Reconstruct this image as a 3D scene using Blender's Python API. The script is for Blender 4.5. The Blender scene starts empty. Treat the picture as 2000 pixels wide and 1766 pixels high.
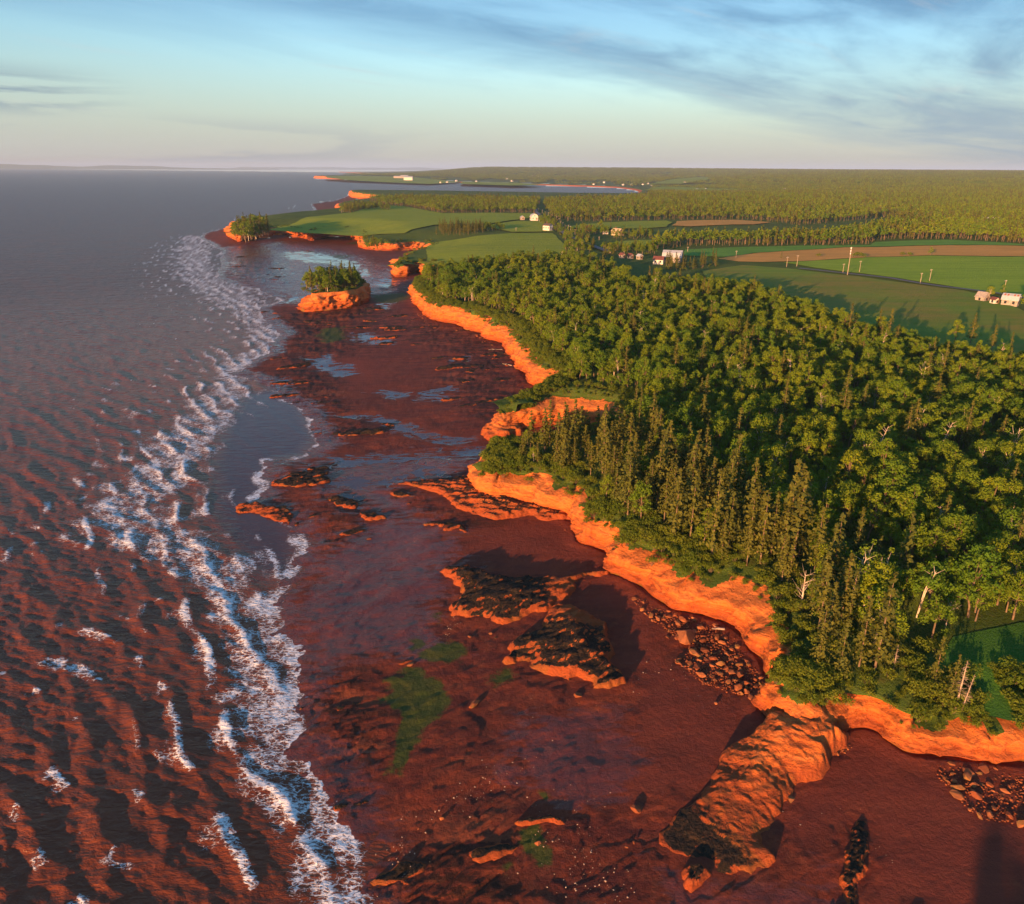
import bpy, bmesh, math, random
import numpy as np
from mathutils import Vector, Matrix
random.seed(7)
RNG = np.random.default_rng(11)
scene = bpy.context.scene
R = math.radians

# ---------------------------------------------------------------- camera
CAM_H = 70.0
PITCH, ROLL = 20.24, 0.35                     # degrees below level; slight roll of the drone
cam_d = bpy.data.cameras.new("drone_camera")
cam_d.lens = 27.0; cam_d.sensor_width = 36.0; cam_d.sensor_fit = 'HORIZONTAL'
cam_d.clip_start = 1.0; cam_d.clip_end = 120000.0
cam = bpy.data.objects.new("drone_camera", cam_d)
scene.collection.objects.link(cam)
cam.location = (0, 0, CAM_H)
cam.rotation_mode = 'QUATERNION'
_f = Vector((0, math.cos(R(PITCH)), -math.sin(R(PITCH))))
_r0 = Vector((1, 0, 0)); _u0 = _r0.cross(_f)
_r = _r0 * math.cos(R(ROLL)) + _u0 * math.sin(R(ROLL)); _u = _u0 * math.cos(R(ROLL)) - _r0 * math.sin(R(ROLL))
cam.rotation_quaternion = Matrix((_r, _u, -_f)).transposed().to_quaternion()
scene.camera = cam

# ---------------------------------------------------------------- sun, sky, exposure
SUN_EL, SUN_AZ = 6.0, 211.4                   # low evening sun behind and left of the camera
SUN_POWER, SKY_STRENGTH, EXPOSURE = 5.0, 0.077, 1.42
HAZE = 4.8e-5
sun_d = bpy.data.lights.new("sun", 'SUN')
sun_d.energy = SUN_POWER; sun_d.angle = R(0.5); sun_d.color = (1.0, 0.50, 0.20)
sun = bpy.data.objects.new("sun", sun_d); scene.collection.objects.link(sun)
sun_dir = Vector((math.sin(R(SUN_AZ)) * math.cos(R(SUN_EL)), math.cos(R(SUN_AZ)) * math.cos(R(SUN_EL)), math.sin(R(SUN_EL))))
sun.rotation_mode = 'QUATERNION'
sun.rotation_quaternion = sun_dir.to_track_quat('Z', 'Y')
sun.location = sun_dir * 400 + Vector((0, 0, 200))

def build_world():
    w = bpy.data.worlds.new("World"); scene.world = w; w.use_nodes = True
    nt = w.node_tree; N = nt.nodes; L = nt.links
    for n in list(N): N.remove(n)
    out = N.new('ShaderNodeOutputWorld'); bg = N.new('ShaderNodeBackground')
    L.new(bg.outputs[0], out.inputs[0]); bg.inputs[1].default_value = SKY_STRENGTH
    sky = N.new('ShaderNodeTexSky'); sky.sky_type = 'NISHITA'; sky.sun_disc = False
    sky.sun_elevation = R(SUN_EL); sky.sun_rotation = R(SUN_AZ)
    sky.altitude = 0; sky.air_density = 1.0; sky.dust_density = 0.35; sky.ozone_density = 2.2
    def math_(op, a, b=None, c=None, clamp=False):
        n = N.new('ShaderNodeMath'); n.operation = op; n.use_clamp = clamp
        for i, v in enumerate((a, b, c)):
            if v is None: continue
            if isinstance(v, (int, float)): n.inputs[i].default_value = v
            else: L.new(v, n.inputs[i])
        return n.outputs[0]
    def mix(fac, a, b, mode='MIX'):
        n = N.new('ShaderNodeMix'); n.data_type = 'RGBA'; n.blend_type = mode
        for i, v in ((0, fac), (6, a), (7, b)):
            if isinstance(v, (int, float)): n.inputs[i].default_value = v
            elif isinstance(v, tuple): n.inputs[i].default_value = v + (1,)
            else: L.new(v, n.inputs[i])
        return n.outputs[2]
    def ramp(v, a, b):
        n = N.new('ShaderNodeMapRange'); n.interpolation_type = 'SMOOTHSTEP'
        L.new(v, n.inputs[0]); n.inputs[1].default_value = a; n.inputs[2].default_value = b
        return n.outputs[0]
    def noise(vec, scale, detail=5, rough=0.55, dist=0.0):
        n = N.new('ShaderNodeTexNoise'); L.new(vec, n.inputs['Vector'])
        n.inputs['Scale'].default_value = scale; n.inputs['Detail'].default_value = detail
        n.inputs['Roughness'].default_value = rough; n.inputs['Distortion'].default_value = dist
        return n.outputs[0]
    def comb(x, y, z=0.0):
        n = N.new('ShaderNodeCombineXYZ')
        for i, v in enumerate((x, y, z)):
            if isinstance(v, (int, float)): n.inputs[i].default_value = v
            else: L.new(v, n.inputs[i])
        return n.outputs[0]
    tc = N.new('ShaderNodeTexCoord'); sep = N.new('ShaderNodeSeparateXYZ'); L.new(tc.outputs['Generated'], sep.inputs[0])
    X, Y, Z = sep.outputs
    az = math_('ARCTAN2', X, Y); zc = math_('MAXIMUM', Z, 0.0)
    base = mix(1.0, sky.outputs[0], SKY_TINT, 'MULTIPLY')
    base = mix(math_('MULTIPLY', math_('SUBTRACT', 1.0, ramp(zc, 0.0, 0.15)), 0.85), base, HORIZON)
    # high streaky cloud sheet on a plane far above (the streaks run together towards the horizon)
    den = math_('ADD', zc, 0.045)
    px = math_('DIVIDE', X, den); py = math_('DIVIDE', Y, den)
    th = R(48)
    u = math_('ADD', math_('MULTIPLY', px, math.cos(th)), math_('MULTIPLY', py, math.sin(th)))
    v = math_('SUBTRACT', math_('MULTIPLY', py, math.cos(th)), math_('MULTIPLY', px, math.sin(th)))
    sheet = noise(comb(math_('MULTIPLY', u, 0.22), math_('MULTIPLY', v, 0.55), 3.1), 1.0, 9, 0.58, 0.7)
    streak = noise(comb(math_('MULTIPLY', u, 0.7), math_('MULTIPLY', v, 1.9), 9.7), 1.0, 7, 0.6, 1.0)
    # cover grows to the right of the view; its edge is a long slanting line
    edge = math_('ADD', v, math_('MULTIPLY', math_('SUBTRACT', sheet, 0.5), 4.5))
    cover = math_('SUBTRACT', 1.0, ramp(edge, 3.2, 5.4))
    tex = ramp(math_('ADD', math_('MULTIPLY', sheet, 0.75), math_('MULTIPLY', streak, 0.25)), 0.36, 0.60)
    c1 = math_('MULTIPLY', cover, math_('ADD', math_('MULTIPLY', tex, 0.60), 0.40))
    col = mix(math_('MULTIPLY', c1, 0.85), base, mix(ramp(zc, 0.03, 0.17), CLOUD_HI2, CLOUD_HI))
    # pale wisps catching the sun
    wisp = ramp(noise(comb(math_('MULTIPLY', u, 0.42), math_('MULTIPLY', v, 1.5), 21.0), 1.0, 7, 0.62, 1.0), 0.56, 0.78)
    col = mix(math_('MULTIPLY', math_('MULTIPLY', wisp, ramp(zc, 0.03, 0.09)), 0.35), col, CLOUD_WISP)
    # low banks of cumulus far out over the sea
    low = noise(comb(math_('MULTIPLY', az, 3.2), math_('MULTIPLY', Z, 26.0), 5.0), 1.0, 7, 0.58, 0.3)
    band = math_('MULTIPLY', ramp(Z, -0.02, 0.012), math_('SUBTRACT', 1.0, ramp(Z, 0.022, 0.06)))
    seaw = math_('SUBTRACT', 1.0, ramp(az, -0.42, 0.02))
    lm = math_('MULTIPLY', math_('MULTIPLY', ramp(low, 0.45, 0.56), band), seaw)
    col = mix(math_('MULTIPLY', lm, 0.8), col, CLOUD_LOW)
    low2 = noise(comb(math_('MULTIPLY', az, 5.0), math_('MULTIPLY', Z, 70.0), 2.0), 1.0, 6, 0.6, 0.4)
    band2 = math_('MULTIPLY', ramp(Z, 0.045, 0.065), math_('SUBTRACT', 1.0, ramp(Z, 0.075, 0.105)))
    seaw2 = math_('SUBTRACT', 1.0, ramp(az, -0.58, -0.40))
    lm2 = math_('MULTIPLY', math_('MULTIPLY', ramp(low2, 0.40, 0.52), band2), seaw2)
    col = mix(math_('MULTIPLY', lm2, 0.8), col, CLOUD_DARK)
    L.new(col, bg.inputs[0])
SKY_TINT = (1.22, 1.38, 1.52)
CLOUD_HI, CLOUD_HI2, CLOUD_WISP, CLOUD_LOW, CLOUD_DARK, HORIZON = (0.55, 1.35, 2.40), (1.45, 2.10, 2.65), (3.1, 3.2, 3.2), (1.65, 1.95, 2.3), (1.0, 1.5, 2.0), (2.62, 2.72, 2.75)
build_world()
vs = scene.view_settings
vs.view_transform = 'Standard'; vs.look = 'None'; vs.exposure = EXPOSURE; vs.gamma = 1.0; vs.use_curve_mapping = False
scene.cycles.max_bounces = 5; scene.cycles.diffuse_bounces = 2; scene.cycles.glossy_bounces = 2
scene.cycles.transmission_bounces = 2; scene.cycles.transparent_max_bounces = 4; scene.cycles.volume_bounces = 0
scene.cycles.sample_clamp_indirect = 4.0; scene.cycles.use_denoising = True
# ---- site survey: plan positions in metres (x east of the camera line, y ahead) ----
COAST = [(420,-60,0,5,5),(220,30,0,5,5),(120,68,0,5,5),(64.3,76.7,0.0,4.5,5.0),(60.1,77.2,0.0,4.2,5.0),(56.0,77.8,0.0,4.0,5.0),(52.3,78.2,0.0,4.0,5.0),(50.4,79.1,0.0,4.0,4.0),(49.5,80.9,0.0,4.0,3.0),(48.9,82.7,0.0,4.0,2.2),(47.5,83.6,0.0,4.2,2.0),(45.2,83.2,0.0,4.5,2.5),(43.4,82.0,0.0,5.0,3.0),(40.4,81.2,0.0,5.5,3.0),(37.3,82.0,0.0,5.5,3.0),(34.9,85.2,0.0,5.5,3.0),(34.3,88.3,0.0,5.5,2.5),(35.4,90.3,0.0,5.5,2.5),(37.1,92.1,0.0,5.5,2.5),(39.5,94.5,0.0,6.0,2.5),(37.7,94.1,0.0,6.5,4.0),(37.3,95.5,0.0,6.5,5.0),(37.7,98.6,0.0,6.5,5.0),(37.0,101.5,0.0,6.3,6.0),(37.0,104.2,0.0,6.0,6.0),(36.3,106.4,0.0,6.0,6.5),(34.8,108.6,0.0,6.0,7.0),(32.1,110.5,0.0,6.0,7.0),(29.2,112.1,0.0,6.0,6.5),(26.9,113.2,0.0,6.0,6.0),(25.0,116.1,0.0,6.0,6.0),(23.2,119.0,0.0,6.0,6.0),(21.8,121.7,0.0,6.0,6.0),(19.8,123.9,0.0,6.0,5.5),(17.8,125.4,0.0,6.0,4.5),(17.4,128.1,0.0,6.0,3.5),(18.6,132.6,0.0,6.0,3.0),(16.2,135.2,0.0,6.0,4.0),(13.0,137.8,0.0,6.0,4.0),(12.8,141.9,0.0,6.0,4.0),(12.5,147.7,0.0,6.5,4.0),(11.6,147.8,1.5,7.0,5.0),(6.7,151.0,1.8,7.0,6.0),(1.4,155.3,1.8,7.0,6.0),(-4.5,156.9,1.8,7.0,5.5),(-8.0,158.9,1.8,7.0,4.5),(-9.3,164.0,1.8,6.5,4.0),(-9.6,169.0,1.8,6.5,4.0),(-7.0,181.0,0.0,6.5,3.5),(0.0,183.0,0.0,6.5,3.5),(8.0,185.0,0.0,7.0,3.5),(16.0,188.0,0.0,7.0,3.5),(23.0,194.0,0.0,7.5,4.0),(27.0,202.0,0.0,8.0,5.0),(25.0,209.0,0.0,8.5,7.0),(18.0,213.0,0.0,8.5,8.0),(9.0,211.0,0.0,8.0,8.0),(1.5,206.0,0.0,7.5,7.0),(-3.6,204.4,0.0,6.5,6.0),(-5.7,211.7,0.0,6.0,4.0),(-2.4,220.1,0.0,6.5,4.0),(3.1,228.0,0.0,7.5,5.0),(8.1,235.9,0.0,8.0,5.0),(10.7,243.1,0.0,8.0,6.0),(8.3,254.4,0.0,8.0,6.0),(4.5,263.8,0.0,8.0,6.0),(1.4,283.2,0.0,8.0,6.0),(-2.3,305.4,0.0,8.5,6.0),(-5.1,322.8,0.0,8.5,6.0),(-12.3,335.3,0.0,8.5,5.0),(-20.4,352.2,0.0,8.5,4.0),(-28.8,365.6,0.0,8.5,4.0),(-37.8,373.2,0.0,8.5,4.0),(-43.0,384.0,0.0,8.5,3.5),(-48.9,404.6,0.0,8.5,3.0),(-55.2,427.4,0.0,8.5,2.5),(-59.6,460.6,0.0,8.5,2.5),(-57.6,485.9,0.0,8.5,3.0),(-52.5,509.1,0.0,8.5,3.0),(-56.6,539.5,0.0,8.5,3.0),(-69.1,555.6,0.0,8.0,3.0),(-74.9,538.7,0.0,7.5,3.0),(-83.0,538.3,0.0,7.0,3.0),(-87.0,578.4,0.0,7.0,3.0),(-85.0,639.6,0.0,7.5,4.0),(-76.0,663.3,0.0,7.5,4.0),(-75.2,697.0,0.0,7.5,4.0),(-87.9,723.7,0.0,7.5,4.0),(-99.5,723.0,0.0,7.5,4.0),(-116.1,712.6,0.0,7.5,4.0),(-140.1,730.0,0.0,7.5,4.0),(-156.9,803.4,0.0,7.5,4.0),(-192.9,877.2,0.0,8.0,4.0),(-200.1,856.3,0.0,8.0,4.0),(-204.1,811.9,0.0,8.0,4.0),(-235.2,853.8,0.0,8.5,4.0),(-262.7,886.0,0.0,8.5,4.0),(-262.2,865.2,0.0,8.5,4.0),(-269.6,831.9,0.0,8.5,4.0),(-276.5,795.2,0.0,8.0,4.0),(-314.2,875.0,0.0,8.0,4.0),(-348.2,990.7,0.0,8.0,5.0),(-350.3,1088,0.0,8.0,5.0),(-328.1,1159,0.0,7.0,5.0),(-314.3,1237,0.0,6.0,5.0),(-303.4,1311,0.0,5.0,5.0),(-306.1,1410,0.0,6.0,5.0),(-331.3,1501,0.0,7.0,5.0),(-339.6,1655,-1.0,7.0,5.0),(-305.3,1762,-1.0,6.0,5.0),(-296.6,1863,-1.0,8.0,5.0),(-349.8,1950,-1.0,12.0,6.0),(-405.9,2027,-1.0,14.0,6.0),(-454.1,2292,-2.0,12.0,8.0),(-310.2,2416,-2.0,8.0,8.0),(-4.7,2427,-2.0,5.0,8.0),(225.1,2422,-2.0,3.0,8.0),(371.3,2500,-2.0,2.0,8.0),(449.0,2929,-2.0,2.0,10.0),(428.1,3450,-2.0,2.0,10.0),(229.3,3760,-2.0,2.0,10.0),(-8.2,4061,-2.0,2.0,10.0),(-284.7,4383,-2.0,3.0,10.0),(-500.7,4594,-2.0,6.0,10.0),(-756.4,4945,-2.0,12.0,12.0),(-1050,5330,-2.0,16.0,14.0),(-1278,5599,-2.0,18.0,14.0),(-1428,5823,-2.0,17.0,14.0),(-1620,7102,-2.0,10.0,14.0),(-1385,9077,-2.0,8.0,14.0),(-1204,11077,-2.0,6.0,14.0),(-1500,9800,-2,6,14),(-3000,14000,-2,6,14)]
WATERLINE = [(200,-200),(60,-60),(15,20),(-11.4,51.7),(-14.2,55.9),(-15.8,58.9),(-17.2,65.8),(-20.5,72.4),(-22.4,76.2),(-24.5,79.4),(-28.4,83.9),(-30.5,87.5),(-31.2,91.6),(-30.8,94.6),(-32.9,101.1),(-35.3,106.9),(-39.5,114.0),(-41.3,117.3),(-41.2,122.7),(-41.2,132.8),(-41.3,138.4),(-46.1,149.5),(-52.6,156.2),(-58.0,158.9),(-58.3,167.8),(-61.1,179.1),(-64.5,188.1),(-58.6,186.3),(-54.7,192.1),(-51.1,200.3),(-56.3,211.2),(-63.1,230.0),(-67.2,238.2),(-73.6,243.4),(-78.7,252.5),(-85.4,266.4),(-99.9,277.0),(-105.0,273.9),(-104.1,286.2),(-102.6,304.1),(-98.9,312.4),(-105.2,336.5),(-103.3,350.0),(-114.8,371.8),(-124.5,392.0),(-136.8,419.1),(-132.1,447.1),(-160.3,490.2),(-177.0,505.4),(-207.3,549.6),(-225.6,616.0),(-267.6,726.0),(-305.8,801.2),(-343.9,866.4),(-359.2,929.5),(-360.2,986.2),(-371.9,1059),(-375.4,1167),(-348.8,1233),(-339.7,1289),(-362.4,1467),(-428.8,1696),(-416.9,1862),(-442.9,2132),(-473.3,2390)]
SURF = [(-15.0,54.8,4.5),(-18.5,60.5,5),(-19.6,64.4,5),(-23.5,70.8,5),(-29.4,81.0,5.5),(-34.8,91.3,6),(-38.2,101.1,6),(-42.5,111.1,6),(-51.5,121.0,5),(-59.5,132.4,6),(-70.1,141.0,7),(-84.2,153.1,9),(-88.7,170.4,9),(-87.1,187.7,9),(-92.6,208.2,9),(-94.3,233.2,9),(-98.9,260.6,8),(-107.2,290.2,9),(-104.9,321.9,10),(-116.0,366.6,13),(-144.2,423.8,14),(-177.6,478.8,17),(-213.6,535.9,17),(-255.6,624.9,17),(-301.6,748.1,17),(-355.5,879.1,14)]
STACK = [(-114.6,411.8),(-108.0,404.1),(-97.7,406.0),(-85.8,414.5),(-81.2,428.1),(-82.6,446.2),(-87.8,463.5),(-104.5,462.8),(-115.4,444.9),(-117.6,428.5)]
LEDGE = {'west': [(-14.0,127.5),(-13.0,128.7),(-10.7,129.4),(-7.6,128.4),(-3.1,125.9),(0.9,124.7),(4.8,124.4),(7.7,124.8),(11.2,125.4),(18.2,126.3),(18.1,125.0),(14.3,123.8),(12.5,122.1),(11.9,118.5),(10.4,116.6),(8.8,115.6),(6.8,113.1),(2.7,111.8),(-1.3,109.7),(-4.5,110.8),(-8.2,111.3),(-10.2,112.9),(-10.8,115.4),(-9.8,118.7),(-9.0,121.3),(-11.3,123.9)],'tri': [(6.9,113.4),(8.7,114.0),(10.8,114.7),(13.2,113.0),(14.9,108.8),(16.0,103.5),(16.2,99.6),(17.3,96.6),(17.5,94.1),(17.5,93.2),(14.8,92.2),(12.3,92.4),(12.4,93.7),(10.0,95.1),(8.3,93.7),(6.9,95.3),(4.0,97.2),(2.9,98.6),(0.8,98.8),(-1.8,99.3),(-0.8,101.1),(-1.0,103.3),(0.2,105.1),(4.4,108.0),(5.5,110.6)],'plat': [(-30.9,170.3),(-25.8,169.9),(-18.2,172.0),(-12.3,172.1),(-7.3,170.5),(-1.1,162.7),(6.8,155.6),(13.7,148.9),(13.1,147.7),(9.2,147.7),(4.5,149.7),(-3.8,148.5),(-8.3,150.5),(-12.6,155.3),(-16.4,162.1),(-22.6,166.8),(-28.5,168.6)],'spur': [(31.4,81.5),(28.4,79.2),(27.2,77.7),(26.4,76.0),(25.2,75.0),(23.9,73.4),(23.0,72.5),(21.9,71.5),(20.5,70.6),(19.8,68.7),(18.7,67.5),(17.5,66.7),(18.5,65.5),(20.7,64.8),(22.3,64.0),(22.7,61.6),(24.7,61.8),(26.6,62.9),(28.4,63.5),(28.1,64.4),(29.0,67.1),(30.6,69.6),(32.2,70.9),(34.4,74.3),(36.8,75.1),(40.0,78.1),(42.3,80.6),(42.9,80.6),(43.7,81.4),(39.0,83.3),(33.9,84.1)],'lump': [(18.8,62.9),(20.6,63.4),(21.7,62.6),(22.2,62.2),(21.5,59.7),(20.5,59.5),(19.1,59.7),(18.6,61.0),(18.7,62.4)],'log': [(-0.5,69.4),(-0.2,69.8),(2.3,69.7),(4.3,70.7),(6.1,70.2),(6.5,69.4),(7.1,68.2),(3.0,67.8),(1.3,68.0)],'ridge': [(38.0,68.4),(41.0,69.9),(42.1,68.4),(41.1,65.5),(39.4,63.5),(39.7,62.2),(37.8,59.6),(35.7,57.5),(33.9,55.5),(31.1,55.0),(34.0,59.0),(36.0,61.5),(36.4,64.1)],'reef': [(-63.3,158.5),(-61.2,162.0),(-55.9,160.0),(-51.6,159.2),(-47.7,155.4),(-46.5,149.7),(-50.2,150.1),(-56.6,154.8),(-60.7,155.2)],'point': [(-8.5,208.4),(-4.5,211.1),(-0.1,213.1),(5.2,215.2),(2.9,205.8),(-1.4,199.2),(-6.3,199.1),(-8.9,203.4)]}
BLOB = {'algae': [[(-18.1,88.7),(-17.7,93.3),(-15.2,97.0),(-10.4,95.8),(-9.5,92.2),(-10.3,86.6),(-12.3,82.5),(-13.1,77.8),(-14.8,78.7),(-16.2,83.5)],[(-17.7,104.3),(-16.3,106.2),(-14.6,105.4),(-15.4,102.0),(-17.0,102.0)],[(-14.6,101.6),(-13.0,105.8),(-9.7,106.3),(-6.7,103.8),(-7.7,100.3),(-11.5,99.0),(-13.5,99.3)],[(2.0,67.4),(3.8,67.8),(4.6,66.0),(6.7,63.9),(5.0,62.6),(2.8,63.5)],[(0.3,60.9),(1.9,61.6),(1.6,61.0),(0.5,60.3)],[(-92.3,356.0),(-81.4,366.5),(-73.3,339.0),(-77.7,328.0),(-86.9,338.6)],[(-83.7,457.7),(-65.5,468.5),(-57.6,449.0),(-62.8,427.1),(-78.9,430.0)],[(-3.2,95.2),(0.2,99.1),(0.9,94.7),(-2.0,93.4)],[(-162.0,803.0),(-148.7,815.8),(-150.6,770.2),(-166.4,774.5)],[(-159.8,679.1),(-138.8,684.6),(-139.8,636.6)],[(0.9,74.4),(2.8,75.7),(2.7,73.6)],[(-12.0,112.7),(-10.5,111.2),(-11.2,114.4)]],'pool': [[(-84.6,303.2),(-75.2,307.2),(-67.5,290.5),(-61.6,290.6),(-56.6,274.8),(-61.4,270.9),(-69.6,282.2),(-77.8,284.4)],[(-73.3,350.6),(-63.4,347.3),(-51.0,334.1),(-50.5,323.5),(-66.2,325.2),(-72.2,333.5)],[(-84.3,266.7),(-81.2,271.9),(-77.9,263.2),(-80.5,259.7)],[(-51.1,250.4),(-42.4,255.8),(-34.7,250.8),(-25.2,241.7),(-30.0,239.8),(-43.8,243.1)],[(-56.6,228.9),(-44.4,227.0),(-34.0,221.0),(-26.7,211.3),(-20.3,205.4),(-10.1,203.4),(-11.2,198.2),(-21.0,198.0),(-30.4,205.2),(-39.4,215.8),(-48.1,221.7)],[(-48.6,190.2),(-38.4,193.6),(-27.2,191.4),(-13.7,192.8),(-6.8,191.7),(-8.0,187.0),(-22.5,186.0),(-39.1,182.8),(-46.5,180.8)],[(-32.6,247.7),(-21.5,259.0),(-19.1,249.8),(-24.1,248.5),(-16.7,238.9),(-24.9,238.7)],[(-211.9,706.7),(-189.5,726.9),(-125.4,637.4),(-107.0,580.5),(-116.5,570.9),(-144.4,611.3),(-185.7,645.4)],[(-148.1,535.3),(-139.1,563.8),(-127.3,536.2),(-136.1,515.2)],[(-95.4,524.6),(-80.9,543.8),(-74.1,489.6),(-83.7,484.8),(-91.2,500.3)],[(-121.4,595.7),(-103.3,580.7),(-97.7,537.6),(-103.9,524.2)],[(-133.1,455.7),(-126.3,476.5),(-119.7,456.3),(-128.3,428.1)],[(-76.1,430.1),(-66.2,430.4),(-65.1,413.6),(-69.0,403.9)],[(-24.4,295.9),(-14.5,300.6),(-15.1,291.9),(-22.9,289.1)],[(-44.6,172.2),(-38.1,177.4),(-30.0,174.2),(-28.0,177.6),(-19.4,181.3),(-16.5,177.8),(-24.8,172.6),(-29.2,169.2),(-36.2,167.6)],[(-41.9,165.9),(-36.1,166.6),(-31.5,154.4),(-35.1,155.8)]],'wet': [[(-52.1,182.6),(-32.5,190.5),(-9.5,190.9),(-11.1,172.8),(-24.4,169.3),(-28.8,166.1),(-18.8,151.9),(-10.2,139.7),(-11.3,127.0),(-11.2,114.4),(-12.2,98.3),(-23.6,100.8),(-30.8,98.1),(-37.5,110.9),(-39.5,132.7),(-31.0,151.8),(-42.4,162.8)],[(-278.2,751.3),(-231.4,810.0),(-131.3,668.3),(-73.2,525.6),(-74.7,468.1),(-114.2,428.6),(-167.0,485.7),(-220.6,590.6)],[(0.2,85.7),(14.4,87.9),(16.5,78.0),(12.4,71.3),(5.2,72.8),(-1.0,76.1)],[(16.2,62.0),(26.1,60.2),(34.1,61.5),(33.6,57.5),(25.7,55.5),(15.0,55.4)],[(-30.9,139.4),(-13.8,133.0),(-14.4,119.5),(-27.8,122.9)]],'sand': [[(17.7,121.7),(21.8,118.2),(25.1,98.7),(26.9,92.5),(34.1,87.0),(25.6,75.5),(20.9,71.3),(15.4,71.3),(16.4,81.8),(19.3,91.3),(18.9,98.6),(17.1,109.9),(12.6,116.3)],[(34.9,73.0),(43.0,81.1),(48.8,82.1),(52.8,76.6),(57.5,65.7),(51.2,55.7),(36.9,55.6),(42.7,68.4),(40.4,71.5),(38.0,68.4),(32.2,65.5),(30.3,68.3)],[(-7.4,144.5),(12.0,147.2),(18.2,134.5),(17.5,128.3),(0.1,129.1),(-9.8,133.1)],[(-77.1,382.9),(-53.5,398.3),(-38.6,334.5),(-53.9,304.0),(-46.1,257.1),(-52.5,244.1),(-65.1,270.8),(-70.1,323.0)]],'rock': [[(-33.4,102.1),(-21.3,96.9),(-15.9,81.5),(-16.7,71.0),(-21.9,72.6),(-27.3,81.4),(-31.2,90.8)],[(-16.6,61.1),(-7.7,65.2),(-2.2,71.1),(3.7,66.7),(0.3,57.2),(0.3,55.3),(-14.9,55.2)],[(-129.3,403.3),(-78.8,421.4),(-43.2,377.1),(-10.0,358.6),(1.7,280.1),(9.0,239.4),(-0.1,228.0),(-16.3,233.1),(-29.2,264.4),(-20.4,296.0),(-49.8,334.1),(-62.1,303.8),(-83.8,277.9),(-94.8,302.9)],[(-100.7,266.3),(-80.3,294.4),(-56.7,256.9),(-40.9,207.3),(-50.5,198.3),(-64.6,232.1)],[(-60.7,180.6),(-46.9,182.6),(-32.0,157.2),(-28.4,137.2),(-40.6,137.0),(-46.5,151.5),(-41.1,157.1)],[(-119.8,428.4),(-77.5,430.0),(-43.5,357.6),(-69.9,344.8),(-106.6,343.7)],[(-241.9,661.9),(-180.6,627.0),(-148.1,509.8),(-188.6,520.4)],[(-29.2,169.2),(-11.1,152.1),(-4.2,147.0),(-10.1,137.4),(-19.9,151.9)],[(-30.0,314.1),(-4.5,314.9),(10.1,245.5),(-6.0,212.6),(-19.5,233.1)]]}
WOODEDGE = [(-48.6,472.7),(-38.5,482.6),(-23.7,503.1),(-0.8,520.1),(19.8,526.6),(36.8,524.6),(53.3,501.5),(58.9,466.1),(65.2,435.1),(77.5,424.0),(91.3,409.9),(111.2,403.4),(122.4,387.3),(123.2,358.2),(132.0,330.6),(132.1,298.6),(141.1,275.2),(151.9,254.2),(160.1,234.1),(173.2,208.8),(182.6,160.4)]
CLEARING = [(58.5,89.6),(64.1,95.4),(75.6,98.5),(87.6,99.4),(86.6,84.2),(69.3,78.3),(63.4,79.9),(58.5,82.6)]
LAGOON = [(-81.0,257.6),(-65.2,233.8),(-55.3,208.9),(-54.7,192.1),(-61.8,188.2),(-61.2,177.4),(-48.4,153.6),(-43.0,141.3),(-42.1,130.6),(-45.9,126.6),(-54.0,136.7),(-66.2,156.0),(-77.8,187.9),(-85.7,217.8),(-90.4,251.0)]
WOODS = {'strip': [(101.5,584.8),(133.1,628.3),(163.2,635.4),(203.6,633.4),(243.5,630.8),(288.0,639.8),(301.4,664.6),(329.9,676.3),(367.8,673.8),(383.8,663.8),(409.9,637.1),(454.3,613.1),(629.3,857.4),(509.6,840.4),(449.3,928.7),(341.3,762.4),(265.8,690.8),(220.9,689.4),(186.0,691.5),(149.7,688.2),(134.7,679.2),(122.7,661.5),(110.8,628.5)],'leftblock': [(-226.4,1330),(-166.6,1230),(-93.7,1066),(-29.6,1086),(29.7,1080),(35.4,1207),(43.7,1349),(50.5,1502),(-2.9,1543),(-122.9,1576),(-201.2,1564),(-254.8,1528),(-265.1,1477),(-232.2,1391)],'rightblock': [(44.2,957.5),(50.8,910.6),(103.8,915.5),(186.0,947.1),(196.1,937.4),(266.9,955.7),(293.8,905.7),(301.2,844.0),(466.5,991.9),(519.5,857.1),(611.5,832.5),(968.9,1089),(2007,2280),(416.7,2223),(294.1,1795),(199.9,1602),(114.0,1537),(60.1,1503),(49.2,1311)]}
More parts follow.
